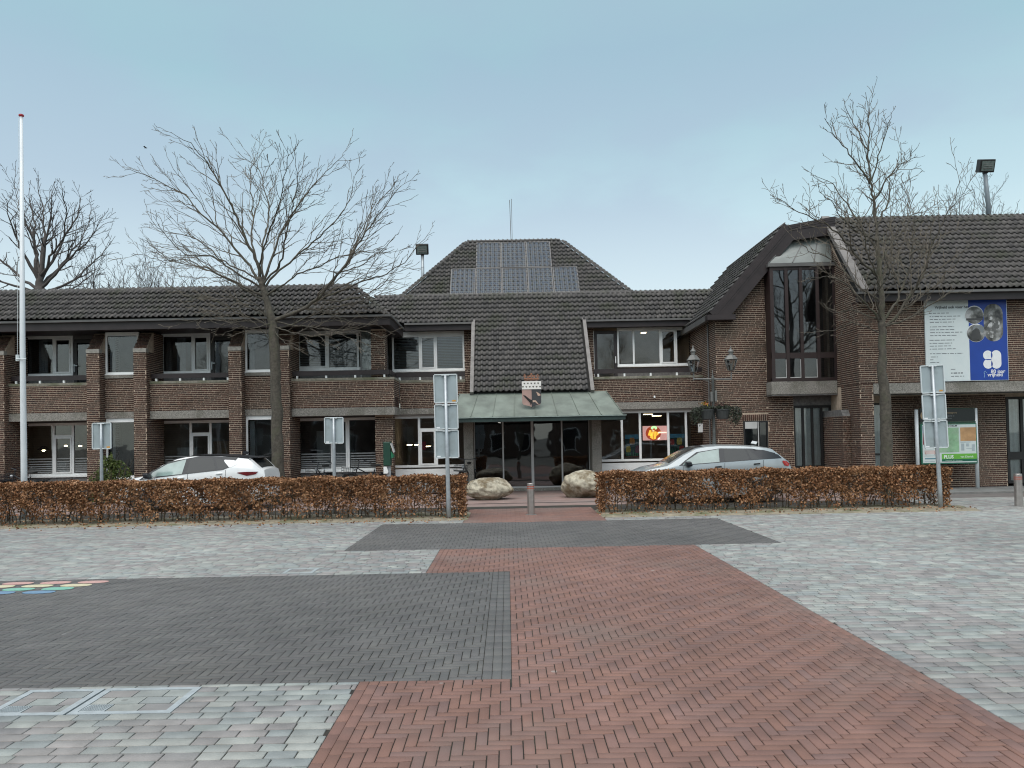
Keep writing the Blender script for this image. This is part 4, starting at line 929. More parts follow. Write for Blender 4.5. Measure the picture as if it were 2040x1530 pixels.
MB().prism(shp(-W2-.005, W2+.005, zm_, zt2+.01), 'y', 24.582, 24.5915).build('white_band', pmat('shield_white', (.78,.76,.72), .5, .04), sh)
hm = MB()
def heart(cx, cz, s): return [(cx, cz-s), (cx+s*.9, cz+s*.1), (cx+s*.75, cz+s*.75), (cx+s*.3, cz+s*.8), (cx, cz+s*.4), (cx-s*.3, cz+s*.8), (cx-s*.75, cz+s*.75), (cx-s*.9, cz+s*.1)]
for k in range(5): hm.prism(heart(c0.x-.225+.11*k, zm_+.185*(zt2-zm_)/.25+.005, .031), 'y', 24.576, 24.5815)
for k in range(6): hm.prism(heart(c0.x-.275+.11*k, zm_+.08*(zt2-zm_)/.25, .031), 'y', 24.576, 24.5815)
hm.build('hearts', pmat('shield_heart', (.13,.12,.10), .5), sh)
an = MB(); cx, cz = c0.x, zb
an.prism([(cx-.28, cz+.36), (cx-.2, cz+.34), (cx-.06, cz+.22), (cx+.02, cz+.19), (cx+.02, cz+.13), (cx-.06, cz+.11), (cx-.1, cz+.16), (cx-.22, cz+.29)], 'y', 24.585, 24.5915)
an.prism([(cx-.04, cz+.12), (cx-.05, cz+.05), (cx-.02, cz+.05), (cx+.0, cz+.12)], 'y', 24.584, 24.5905); an.build('charge', M['black'], sh)
an = MB(); an.prism([(cx+.03, cz+.19), (cx+.13, cz+.18), (cx+.2, cz+.08), (cx+.25, cz+.04), (cx+.17, cz+.07), (cx+.11, cz+.13), (cx+.03, cz+.12)], 'y', 24.584, 24.5905)
an.prism([(cx+.14, cz+.46), (cx+.22, cz+.42), (cx+.28, cz+.37), (cx+.28, cz+.33), (cx+.2, cz+.32), (cx+.17, cz+.4)], 'y', 24.584, 24.5905); an.build('charge', pmat('charge_tan', (.52,.36,.28), .5, .1), sh)
gold = pmat('crown_copper', (.30,.135,.075), .5, .35, 30)
cr_ = MB().box(cx-.22, cx+.23, 24.59, 24.64, zt2+.04, zt2+.06).box(cx-.235, cx+.24, 24.585, 24.645, zt2+.075, zt2+.105)
cr_.build('crown_band', gold, sh)
for dx, r0 in ((-.21, .042), (-.105, .025), (0, .06), (.1, .025), (.205, .042)):
    q = MB(); z0 = zt2+.105
    q.prism([(cx+dx-.018, z0), (cx+dx+.018, z0), (cx+dx+.012, z0+.06), (cx+dx-.012, z0+.06)], 'y', 24.60, 24.63)
    for a, o in ((0, r0), (2.1, r0), (-2.1, r0)): q.prism(disc(cx+dx+o*math.sin(a)*.8, z0+.055+o*.7+o*.7*math.cos(a), o*.55, o*.55, 8), 'y', 24.60, 24.632)
    q.build('crown_leaf', gold, sh)
MB().tube([(cx, 24.68, zb-.05), (cx, 24.68, zb+.5)], .02, 6).build('support', M['zinc'], sh)

# banner on the right wing
BYY = 22.74; bx0, bx1 = 12.46, 14.89; bz0, bz1 = 3.275, 5.66; bm_ = bx0+(bx1-bx0)*.535; bw_ = bx1-bx0; bh_ = bz1-bz0
bn = thing('banner_board', 'big white and blue board about eighty years of freedom on the brick wall', 'board', ((bx0+bx1)/2, BYY, bz0))
MB().box(bx0, bx1, BYY, RYF-.012, bz0, bz1).build('panel', pmat('board_white', (.66,.72,.72), .45, .06, 1.5, dirt=(.56,.63,.64), dscale=1.5), bn)
M['blue'] = pmat('board_blue', (.010,.052,.31), .45, .06, 3); MB().box(bm_, bx1, BYY-.004, BYY-.0005, bz0, bz1).build('blue_field', M['blue'], bn)
px = lambda fx, fz: (bx0+bw_*fx, bz1-bh_*fz)      # fractions of the board, from its upper left corner
M['photo'] = photo_print('printed_photo', 3.2); M['photo2'] = photo_print('printed_photo_large', 4.0, .04, .38); M['ink'] = pmat('black_ink', (.03,.03,.035), .6); M['inkgrey'] = pmat('grey_ink', (.20,.22,.23), .6); M['pwhite'] = pmat('print_white', (.78,.79,.80), .5, .03)
for fx, fz, c, cut in ((.605, .185, 'photo', 0), (.62, .41, 'photo', 1)):
    x, z = px(fx, fz); r = bw_*.113
    flat(disc(x, z, r, r), BYY-.0045, .002).build('photo_edge', M['pwhite'], bn); flat(disc(x, z-.01, r*.985, r*.93), BYY-.0068, .002).build('round_photo', M['photo'], bn)
    if cut:
        flat([(x-.12, z+.06), (x+.02, z+.17), (x+.2, z-.02), (x+.24, z+.16), (x+.16, z+.24), (x-.06, z+.2)], BYY-.009, .001).build('photo_sky', M['inkgrey'], bn); flat([(x-.16, z-.1), (x-.12, z+.05), (x+.0, z+.14), (x+.12, z+.02), (x+.14, z-.18), (x-.12, z-.22)], BYY-.0104, .001).build('photo_house', pmat('photo_dark', (.05,.05,.05), .5), bn)
    else: flat(rect(x-r*.9, x+r*.9, z-.16, z-.10), BYY-.009, .001).build('photo_hedge', pmat('photo_dark_strip', (.06,.06,.06), .5), bn); 
x, z = px(.835, .285); flat(stadium(x, z, bw_*.117, bh_*.235), BYY-.0045, .002).build('tall_photo', M['photo2'], bn)
for k, (dx, dz, rx, rz) in enumerate(((-.06, -.22, .13, .24), (.10, -.05, .09, .14), (-.08, .16, .08, .09))): flat(disc(x+dx, z+dz, rx, rz, 14), BYY-.0068-.001*k, .001).build('photo_figure', photo_print('photo_figure_%d' % k, 9, .1, .55), bn)
# the 80 emblem: two stacked rounds and a tall one, with lens-shaped gaps
lx, lz = px(.80, .745); s_ = bw_*.058
for q in (disc(lx-s_*.78, lz+s_*.92, s_*1.0, s_*1.0), disc(lx-s_*.78, lz-s_*.92, s_*1.0, s_*1.0), stadium(lx+s_*.98, lz, s_*1.05, s_*1.95)): flat(q, BYY-.0045, .002).build('emblem_eighty', M['pwhite'], bn)
for q in (disc(lx+.0, lz+s_*.95, s_*.14, s_*.6, 12), disc(lx+.0, lz-s_*.95, s_*.14, s_*.6, 12), disc(lx-s_*.75, lz, s_*.62, s_*.11, 12)): flat(q, BYY-.0068, .001).build('emblem_gap', M['blue'], bn)
x, z = px(.785, .915); text('80 jaar', x, BYY-.006, z, .155, M['pwhite'], bn, bold=.003); x, z = px(.745, .955); text('vrijheid', x, BYY-.006, z, .15, M['pwhite'], bn, bold=.003)
x, z = px(.70, .955); MB().tube([(x, BYY-.006, z-.03), (x+.02, BYY-.006, z+.05), (x+.0, BYY-.006, z+.13), (x+.05, BYY-.006, z+.16), (x+.08, BYY-.006, z+.10)], .007, 4).build('torch_mark', pmat('light_blue_print', (.35,.55,.75), .5), bn)
x, z = px(.125, .098); text('Vrijheid ook voor het', x, BYY-.003, z, .115, M['ink'], bn, bold=.002)
wl_ = random.Random(3); tl = MB()
LN = [(.155, .06, .30), (.195, .06, .44), (.232, .06, .38), (.268, .06, .36), (.325, .06, .36), (.362, .06, .36), (.396, .06, .46), (.434, .06, .40), (.492, .05, .36), (.53, .05, .33), (.565, .05, .32), (.602, .05, .38), (.66, .05, .46), (.70, .06, .15), (.735, .05, .11), (.77, .05, .18), (.905, .30, .46), (.945, .30, .47), (.858, .30, .36)]
for fz, a, b in LN:                                    # body text too small to read: one dash per word
    f = a
    while f < b-.01:
        l = min(wl_.uniform(.02, .07), b-f); x, z = px(f, fz); hgt = .011 if fz != .905 else .018
        tl.prism(rect(x, x+bw_*l-.012, z-hgt, z+hgt), 'y', BYY-.0025, BYY-.0005); f += l+.008
tl.build('body_text', M['inkgrey'], bn, kind='stuff')
MB().box(bx0-.012, bx1+.012, BYY+.002, RYF-.013, bz1, bz1+.015).box(bx1, bx1+.014, BYY+.002, RYF-.013, bz0, bz1).box(bx0-.012, bx1+.012, BYY+.002, RYF-.013, bz0-.015, bz0).build('frame', M['signrim'], bn)

# information board on two white posts
IY = 23.35; i0, i1 = at(1834, 850, IY).x, at(1944, 850, IY).x; zg = .03
ib = thing('information_board', 'green framed town map board on two white posts below the concrete beam', 'board', ((i0+i1)/2, IY, zg))
for x, zt in ((at(1828, 900, IY).x, at(1826, 816, IY).z), (at(1946, 900, IY).x, at(1944, 813, IY).z)): MB().tube([(x, IY+.01, zg), (x, IY+.01, zt)], .055, 12).build('post', M['bluewhite'], ib, smooth=True)
Z = lambda v: at(1888, v, IY).z; X = lambda u: at(u, 870, IY).x
MB().box(X(1832), X(1941), IY-.07, IY-.03, Z(839.5), Z(815)).build('header_panel', pmat('board_black', (.010,.014,.014), .35, .1), ib)
MB().box(X(1831), X(1942.5), IY-.06, IY-.025, Z(843), Z(840)).box(X(1831), X(1942.5), IY-.06, IY-.025, Z(814.6), Z(813.5)).build('header_frame', M['darkgreen'], ib)
MB().box(X(1832), X(1943), IY-.075, IY-.02, Z(924), Z(844)).build('frame', pmat('board_green', (.015,.13,.08), .4, .05), ib)
MB().box(X(1834.5), X(1941), IY-.082, IY-.0755, Z(921.5), Z(846)).build('map_sheet', pmat('map_paper', (.58,.64,.63), .4, .05), ib)
pale = pmat('map_green', (.24,.42,.25), .5, .2, 6, dirt=(.34,.46,.33), dscale=5); 
MB().box(X(1862), X(1907), IY-.0855, IY-.0825, Z(901), Z(852)).build('town_map', pale, ib); MB().box(X(1910), X(1941), IY-.0855, IY-.0825, Z(879), Z(852)).build('region_map', pmat('map_orange', (.46,.27,.13), .5, .2, 5, dirt=(.40,.22,.10), dscale=6), ib)
MB().box(X(1872), X(1942), IY-.0865, IY-.0825, Z(914.5), Z(904)).build('green_strip', pmat('strip_lime', (.13,.40,.05), .5, .05), ib); MB().box(X(1872), X(1942), IY-.0865, IY-.0825, Z(919), Z(914.6)).build('dark_strip', pmat('strip_green', (.01,.12,.07), .5), ib)
MB().box(X(1835.5), X(1848), IY-.0855, IY-.0825, Z(885), Z(862)).build('red_picture', pmat('print_maroon', (.20,.03,.04), .5, .2), ib); MB().box(X(1835.5), X(1848), IY-.0855, IY-.0825, Z(862), Z(848)).build('blue_picture', pmat('print_blue', (.03,.09,.28), .5, .2), ib)
ad = MB()
for a, b, c, d in ((1910, 1930, 880.6, 882), (1911, 1917, 884, 898), (1921, 1927, 884, 890), (1921, 1932, 893.5, 894.5), (1932, 1938, 886, 899), (1838, 1862, 907, 908), (1838, 1858, 918, 919)): ad.box(X(a), X(b), IY-.0845, IY-.0825, Z(d), Z(c))
ad.build('map_legend', pmat('legend_ink', (.36,.42,.44), .6), ib); MB().box(X(1838.5), X(1861), IY-.0848, IY-.0825, Z(914), Z(912)).build('dark_line', pmat('teal_ink', (.04,.16,.22), .5), ib)
MB().box(X(1838), X(1862), IY-.0848, IY-.0825, Z(904), Z(896.5)).build('pink_card', pmat('pink_card', (.62,.50,.47), .5, .1), ib)
for sx in (-1, 1): text(')' if sx > 0 else '(', X(1850+sx*9)-.03, IY-.086, Z(904), .12, pmat('card_red', (.4,.16,.14), .5), ib)
text('NUNSPEET CENTRUM', X(1857), IY-.0835, Z(850.2), .072, M['ink'], ib, bold=.0015, sx=1.02)
text('PLUS', X(1876), IY-.0875, Z(913), .135, M['pwhite'], ib, bold=.004); text('van Dierick', X(1909), IY-.0875, Z(912), .085, M['pwhite'], ib)
text('Laanstraat 30 - Nunspeet', X(1879), IY-.0875, Z(918.2), .050, pmat('strip_text', (.45,.6,.5), .5), ib)
tan = pmat('tan_print', (.34,.25,.15), .5); text('Hommel Transport', X(1861), IY-.0715, Z(824), .085, tan, ib); text('vervoer   0341 - 25 16 18', X(1862), IY-.0715, Z(830), .055, M['inkgrey'], ib); text('verhuizingen & transporten', X(1862), IY-.0715, Z(834.5), .045, M['inkgrey'], ib)
flat(disc(X(1837), Z(827), .07, .11, 14), IY-.0705, .002).build('round_mark', tan, ib)

# paintings and lit screen behind the windows right of the entrance
def tulips(u0, u1, v0, v1, label, flowers):
    y = YG+.062; a, b = at(u0, v1, y), at(u1, v0, y); t = thing('tulip_painting', label, 'painting', ((a.x+b.x)/2, y, a.z), 'tulip paintings in the ground floor windows')
    w, h = b.x-a.x, b.z-a.z
    MB().box(a.x, b.x, y, y+.02, a.z, b.z).build('canvas', pmat('canvas_dark', (.03,.07,.07), .6, .2), t)
    MB().box(a.x, b.x, y-.004, y-.001, a.z+h*.82, b.z).build('painted_sky', pmat('canvas_blue', (.12,.40,.60), .6, .2, 8), t)
    MB().box(a.x, b.x, y-.006, y-.001, a.z, a.z+h*.05).build('painted_soil', pmat('canvas_red', (.22,.04,.03), .6), t)
    lf = MB()
    for k in range(7):
        x = a.x+w*(.08+.14*k); dx = w*random.uniform(-.12, .12); lf.prism([(x-.02, a.z+.03), (x+.025, a.z+.03), (x+dx, a.z+h*random.uniform(.3, .55))], 'y', y-.007-.0004*k, y-.004)
    lf.build('painted_leaf', pmat('canvas_green', (.07,.30,.12), .6, .25, 12), t)
    for k, (fx, fz, s, c) in enumerate(flowers):
        x, z = a.x+w*fx, a.z+h*fz; s *= w; q = MB()
        for dx, rx in ((-.28, .32), (.28, .32), (0, .36)):
            q.prism([(max(a.x, min(b.x, x+s*(dx+rx*math.cos(p)*(1 if math.sin(p) < 0 else .75)))), max(a.z, min(b.z, z+s*.75*math.sin(p)))) for p in [2*math.pi*i/10 for i in range(10)]], 'y', y-.010-.0016*k-.0004*(dx == 0), y-.0072)
        q.build('painted_tulip', pmat('tulip_'+str(k)+label[:3], c, .6, .35, 14), t)
tulips(1246, 1276, 865.5, 911, 'painting of yellow, orange and purple tulips left of the lit screen', [(.45, .72, .30, (.80,.30,.06)), (.82, .35, .34, (.30,.05,.10)), (.20, .36, .28, (.88,.62,.06))])
tulips(1336, 1366, 864, 907, 'painting of red and yellow tulips right of the lit screen', [(.12, .62, .26, (.55,.06,.05)), (.58, .66, .32, (.88,.66,.12)), (.72, .28, .32, (.58,.06,.045))])
y = YG+.10; a, b = at(1281, 877.5, y), at(1330, 848, y); sc_ = thing('lit_screen', 'lit pink window screen showing an orange and yellow emblem', 'screen', ((a.x+b.x)/2, y, a.z))
w, h = b.x-a.x, b.z-a.z
MB().box(a.x, b.x, y, y+.04, a.z, b.z).build('casing', emit('screen_pink', (.80,.42,.38), .6), sc_)
def lit(poly, k, col, st=.95): MB().prism([(a.x+w*p, a.z+h*q) for p, q in poly], 'y', y-.003*k-.002, y-.003*k+.001).build('lit_shape', emit('screen_%d_%d' % (k, len(col)+int(col[0]*90+col[1]*900)), col, st), sc_)
lit(disc(.42, .50, .31, .50, 22), 1, (.42,.06,.02), .7); lit(disc(.45, .86, .13, .14, 14), 2, (.62,.95,.45)); lit(disc(.45, .72, .06, .12, 12), 3, (.55,.10,.02), .8)
for q in ([(.26, .7), (.34, .72), (.34, .3), (.2, .35)], [(.36, .6), (.44, .6), (.4, .06), (.28, .2)], [(.46, .62), (.55, .6), (.52, .1), (.42, .05)], [(.56, .55), (.72, .62), (.62, .4), (.54, .3)]): lit(q, 4, (.95,.55,.06), 1.0)
lit([(.60, .48), (.95, .5), (.95, .56), (.62, .58)], 5, (.95,.88,.72)); lit([(.58, .1), (.66, .22), (.68, .12), (.62, .02)], 5, (.95,.95,.8)); lit(disc(.42, .66, .045, .045, 10), 5, (.95,.8,.35))
MB().tube([(a.x+w*.35, y+.05, .1), (a.x+w*.35, y+.05, a.z)], .012, 6).tube([(a.x+w*.30, y+.05, .1), (a.x+w*.30, y+.05, a.z)], .008, 6).build('stand', M['steel'], sc_)

# ================================================================== THINGS ON THE SQUARE
# boulders
def boulder(c, r, seed, label, rot=0):
    import bmesh
    bm = bmesh.new(); bmesh.ops.create_icosphere(bm, subdivisions=5, radius=1)
    for v in bm.verts:
        p = v.co.normalized(); d = 1+.16*mnoise.noise(p*1.5+Vector((seed, 0, 0)))+.09*mnoise.noise(p*3.3+Vector((0, seed, 0)))+.022*mnoise.noise(p*11+Vector((seed, 3, 0)))+.008*mnoise.noise(p*32)
        for k in range(7):                              # a few broken facets
            a = Vector((math.sin(seed*3.1+k*2.3), math.cos(seed*1.7+k*1.9), math.sin(seed+k*4.1)*.8)).normalized(); q = p.dot(a)*d
            if q > .86: d *= .86/q*.75+.25
        q = p*d; x, y_ = q.x*r[0], q.y*r[1]; v.co = (x*math.cos(rot)-y_*math.sin(rot), x*math.sin(rot)+y_*math.cos(rot), max(q.z*r[2]+r[2]*.86, -.03))
    me = bpy.data.meshes.new('boulder'); bm.to_mesh(me); bm.free()
    tag(link('boulder', me, M['rock'], None, c, True), label, 'boulder', 'boulders in front of the entrance')
boulder((-.60, 23.0, 0), (.70, .52, .36), 2.2, 'long boulder with a cracked brown flank at the left of the glass doors', .1)
boulder((2.30, 23.2, 0), (.70, .55, .43), 5.7, 'taller rounded boulder with pale lichen at the right of the glass doors', -.15)
# bollards
def bollard(x, y, h, label):
    t = thing('bollard', label, 'bollard', (x, y, 0), 'stainless steel bollards')
    MB().lathe([(.085, -.05), (.085, h-.13), (.081, h-.128), (.081, h-.112), (.085, h-.11), (.085, h-.085), (.081, h-.083), (.081, h-.067), (.085, h-.065), (.085, h-.01), (.078, h)], 24, (x, y, 0)).build('post', M['stainless'], t, smooth=False)
    MB().lathe([(.0865, h-.13), (.0865, h-.111)], 24, (x, y, 0)).lathe([(.0865, h-.085), (.0865, h-.066)], 24, (x, y, 0)).build('red_band', M['redband'], t)
    MB().lathe([(.13, -.01), (.13, .004), (.1, .006)], 20, (x, y, 0)).build('base_ring', M['kerb'], t)
bollard(.53, 18.15, .74, 'steel bollard with red bands in the opening between the hedges')
bollard(at(2028, 1008, Z=None, Y=18.0).x, 18.0, .74, 'steel bollard with red bands beyond the end of the right hedge') if False else bollard(11.93, 18.0, .76, 'steel bollard with red bands beyond the end of the right hedge')
# traffic signs seen from behind
def road_sign(x, y, panels, w, label, group, lean=0, pole_r=.03, stickers=()):
    t = thing('road_sign', label, 'road sign', (0, 0, 0), group); top = panels[0][0]+.0
    for i, (z1, z0) in enumerate(panels):
        f = MB().prism([(-w/2+.03, z0), (w/2-.03, z0), (w/2, z0+.03), (w/2, z1-.03), (w/2-.03, z1), (-w/2+.03, z1), (-w/2, z1-.03), (-w/2, z0+.03)], 'y', .03, .036)
        p = f.build('sign_panel', M['signback'], t)
        r = MB(); e = .022
        r.box(-w/2, -w/2+e, .004, .03, z0+.02, z1-.02).box(w/2-e, w/2, .004, .03, z0+.02, z1-.02).box(-w/2+.02, w/2-.02, .004, .03, z0, z0+e).box(-w/2+.02, w/2-.02, .004, .03, z1-e, z1); r.build('rim', M['signrim'], p)
        MB().box(-.032, .032, -.012, .029, z0+.025, z1-.025).build('channel', M['steel'], p)
        MB().box(-.09, .09, -.03, .012, z1-.035, z1-.008).build('clamp', M['signrim'], p); MB().box(-.09, .09, -.03, .012, z0+.006, z0+.032).build('clamp', M['signrim'], p)
        if i in stickers: MB().box(w/2-.13, w/2-.05, .0265, .0295, z0+.035, z0+.07).build('sticker', M['orange'] , p)
        else: MB().box(-w/2+.04, -w/2+.12, .0265, .0295, z0+.03, z0+.06).build('sticker', M['pwhite'], p)
    zb_ = panels[-1][1]
    MB().tube([(0, -.005, -.1), (0, -.005, .5), (0, -.005, zb_-.02), (0, -.005, top-.02)], [pole_r*1.25, pole_r*1.25, pole_r*1.1, pole_r*.85], 12).build('pole', M['steel'], t, smooth=True)
    t.location = (x, y, 0); WO[t.name] = Vector((x, y, 0)); t.rotation_euler = (0, lean, 0); return t
def zs(u, Y, *vs): return [at(u, v, Y).z for v in vs]
z = zs(890, 17.45, 745, 804, 856, 913); road_sign(at(892, 900, 17.45).x, 17.45, [(z[0], z[1]+.01), (z[1]-.01, z[2]+.005), (z[2]-.005, z[3])], .545, 'post with three sign backs stacked, at the end of the left hedge', 'road signs seen from behind', R_(-.5), .042, (0,))
z = zs(1860, 17.75, 727, 784, 837, 893); road_sign(at(1874, 1010, 17.75).x, 17.75, [(z[0], z[1]+.01), (z[1]-.01, z[2]+.005), (z[2]-.005, z[3])], .555, 'leaning post with three sign backs stacked, before the right hedge', 'road signs seen from behind', R_(-1.7), .04, (0,))
z = zs(665, 19.35, 831, 884); road_sign(at(665, 860, 19.35).x, 19.35, [(z[0], z[1])], .49, 'low single sign back behind the left hedge, before the two bicycles', 'road signs seen from behind', 0, .036, ())
z = zs(203, 19.35, 842, 895); road_sign(at(202, 870, 19.35).x, 19.35, [(z[0], z[1])], .49, 'low single sign back with orange sticker, in front of the green shrub', 'road signs seen from behind', 0, .034, (0,))
# flagpole
fb = at(48, 958, 19.6); fp = thing('flagpole', 'tall white flagpole with a red cap behind the left hedge', 'flagpole', (fb.x, 19.6, 0)); ft = at(42.5, 231, 19.6)
MB().tube([(fb.x, 19.6, -.1), (fb.x, 19.6, 1.2), (fb.x-.02, 19.6, 4.5), (ft.x, 19.6, ft.z)], [.075, .075, .066, .038], 16).build('pole', M['bluewhite'], fp, smooth=True)
MB().lathe([(.036, -.03), (.062, 0), (.062, .03), (.025, .05)], 14, tuple(ft)).build('cap', M['red'], fp)
c_ = at(46, 718, 19.6); MB().box(c_.x-.14, c_.x-.07, 19.52, 19.6, c_.z-.02, c_.z+.14).tube([(c_.x-.12, 19.5, c_.z+.03), (c_.x+.14, 19.5, c_.z+.03)], .012, 6).build('cleat', M['signrim'], fp)
MB().tube([(c_.x-.09, 19.51, c_.z), (ft.x-.05, 19.56, ft.z)], .004, 4).build('halyard', M['signrim'], fp)
# lamp post with two lanterns and flower baskets
LY = 22.4; lx = at(1420, 760, LY).x; lz0 = at(1420, 757, LY).z
lp = thing('lamp_post', 'old-style lamp post with two lanterns on a cross arm', 'street lamp', (lx, LY, 0))
MB().lathe([(.11, 0), (.11, .5), (.075, .6), (.06, 1.6), (.045, 1.7), (.04, lz0), (.05, lz0+.02), (.05, lz0+.06), (.012, lz0+.16), (.008, lz0+.3)], 14, (lx, LY, 0)).build('post', M['iron'], lp, smooth=True)
xl, xr = at(1382, 757, LY).x, at(1457, 757, LY).x
MB().tube([(xl, LY, lz0+.04), (xr, LY, lz0+.01)], .026, 8).tube([(xl, LY, lz0), (xl, LY, lz0+.22)], .022, 8).tube([(xr, LY, lz0), (xr, LY, lz0+.22)], .022, 8).tube([(lx-.25, LY, lz0+.02), (lx-.04, LY, lz0-.10)], .012, 6).build('cross_arm', M['ironlight'], lp)
for x, vb, vt in ((xl, 744, 687), (xr, 742, 690)):
    zb0, zt0 = at(1420, vb, LY).z+.03, at(1420, vt, LY).z; H = zt0-zb0; n = 6
    l = MB().lathe([(.05, 0), (.085, .02), (.09, .03)], n, (x, LY, zb0)).lathe([(.175, .42*H+.01), (.205, .42*H+.03), (.19, .42*H+.05), (.11, .62*H), (.10, .63*H)], n, (x, LY, zb0)).lathe([(.06, .63*H), (.06, .75*H), (.085, .76*H), (.085, .78*H), (.03, .88*H), (.018, .93*H), (.022, .95*H), (.004, 1.0*H)], 10, (x, LY, zb0))
    for k in range(n):
        a = 2*math.pi*(k+.5)/n; l.tube([(x+.088*math.cos(a), LY+.088*math.sin(a), zb0+.02), (x+.18*math.cos(a), LY+.18*math.sin(a), zb0+.43*H)], .009, 4)
    lo_ = l.build('lantern', M['ironlight'], lp)
    MB().lathe([(.082, .03), (.170, .42*H)], n, (x, LY, zb0)).build('lantern_glass', M['lanternglass'], lo_); MB().lathe([(.025, .02), (.03, .1), (.022, .2), (.005, .24)], 8, (x, LY, zb0)).build('bulb', M['bluewhite'], lo_)
MB().box(lx-.09, lx-.03, LY-.07, LY-.01, at(1420, 800, LY).z, at(1420, 781, LY).z).box(lx+.035, lx+.1, LY-.06, LY, at(1420, 800, LY).z, at(1420, 778, LY).z).build('control_box', M['ironlight'], lp)
def leaves(name, pts, size, mat, parent, squash=1.0, seed=1, kind='stuff', up=0.0):
    rg = np.random.default_rng(seed); n = len(pts); P = np.asarray(pts, dtype=float)
    a = rg.normal(size=(n, 3)); a[:, 2] *= squash; a[:, 2] += up; a /= np.linalg.norm(a, axis=1)[:, None]
    b = rg.normal(size=(n, 3)); b -= a*(a*b).sum(1)[:, None]; b /= np.linalg.norm(b, axis=1)[:, None]; c = np.cross(a, b)
    s = size*rg.uniform(.65, 1.3, n)[:, None]; wd = rg.uniform(.28, .42, n)[:, None]; cu = rg.uniform(.05, .4, n)[:, None]
    v = np.stack([P-a*s*.5, P+b*s*wd+c*s*cu*.6, P+a*s*.5+c*s*cu*rg.uniform(-1, 1, n)[:, None], P-b*s*wd+c*s*cu*.6], 1).reshape(-1, 3)
    q = np.arange(n)[:, None]*4; f = np.concatenate([q+np.array([[0, 1, 2]]), q+np.array([[0, 2, 3]])], 1).reshape(-1, 3); r = np.repeat(rg.random(n)*.999, 2)
    if parent is not None: v = v - np.array(WO[parent.name])
    return link(name, npmesh(name, v, f, r), mat, parent, kind=kind)
for s_, label, fl in ((-1, 'left half-round planter with yellow pansies strapped to the lamp post', 1), (1, 'right half-round planter with trailing greenery strapped to the lamp post', 0)):
    cx = lx+s_*.24; cz0, cz1 = at(1420, 836, LY).z, at(1420, 812, LY).z; t = thing('hanging_planter', label, 'planter', (cx, LY-.1, cz0), 'planters on the lamp post')
    MB().lathe([(.13, 0), (.17, .02), (.225, (cz1-cz0)*.72), (.24, (cz1-cz0)*.74), (.235, (cz1-cz0)*.86)], 16, (cx, LY-.1, cz0)).build('tub', pmat('planter_grey', (.045,.047,.045), .6, .2), t, smooth=False)
    rg = random.Random(5+s_); P = []
    for k in range(900):
        a = rg.uniform(0, 6.28); rr_ = .26*math.sqrt(rg.random()); P.append((cx+rr_*math.cos(a), LY-.1+rr_*math.sin(a), cz1-.03+rg.random()*.14*(1-rr_/.3)))
    for k in range(26):
        x = cx+s_*rg.uniform(.08, .42); yy = LY-.1+rg.uniform(-.25, .15); L_ = rg.uniform(.25, .62)*(1-abs(x-cx-s_*.25))
        for j in range(30): q = j/30; P.append((x+rg.gauss(0, .022)+s_*.05*math.sin(q*3), yy+rg.gauss(0, .03), cz1-q*L_))
    leaves('foliage', P, .05, pmat('dark_ivy', None, .6, .3, 20, cols=[(.022,.035,.018), (.045,.06,.03), (.07,.075,.055), (.03,.03,.022)]), t, seed=9+s_)
    if fl:
        P = [(cx-.09+rg.gauss(0, .075), LY-.24+rg.gauss(0, .06), cz1+.10+rg.gauss(0, .03)) for k in range(46)]; leaves('blossom', P, .055, pmat('pansy_yellow', None, .6, .2, 9, cols=[(.55,.36,.02), (.62,.45,.05), (.30,.06,.02)]), t, seed=3)
    else: leaves('blossom', [(cx+rg.gauss(0, .13), LY-.2+rg.gauss(0, .08), cz1+.09+rg.gauss(0, .03)) for k in range(40)], .05, pmat('faded_red', None, .6, .2, 9, cols=[(.10,.03,.025), (.06,.03,.02)]), t, seed=4)
# green litter bin on a post
gb_ = at(773, 940, 24.6); t = thing('litter_bin', 'dark green bin on a post at the brick pier', 'bin', (gb_.x, 24.6, 0)); zb1, zt1 = at(773, 928, 24.6).z, at(773, 880, 24.6).z
MB().box(gb_.x-.125, gb_.x+.11, 24.45, 24.75, zb1, zt1).build('body', M['darkgreen'], t, bevel=.03); MB().prism([(gb_.x+.115, zt1-.30), (gb_.x+.20, zt1-.42), (gb_.x+.20, zt1-.50), (gb_.x+.115, zt1-.54)], 'y', 24.48, 24.72).build('flap', M['brightgreen'], t)
MB().prism([(gb_.x+.10, zt1-.06), (gb_.x+.13, zt1-.04), (gb_.x+.225, zt1-.33), (gb_.x+.20, zt1-.36)], 'y', 24.46, 24.74).build('lid_edge', M['offwhite'], t); MB().box(gb_.x-.04, gb_.x+.09, 24.55, 24.65, 0, zb1).build('post', M['steel'], t)
MB().prism([(gb_.x-.12, zb1-.02), (gb_.x-.02, zb1-.02), (gb_.x+.03, zb1-.2), (gb_.x-.0, zb1-.24), (gb_.x-.12, zb1-.24)], 'y', 24.46, 24.54).build('notice', M['white'], t)

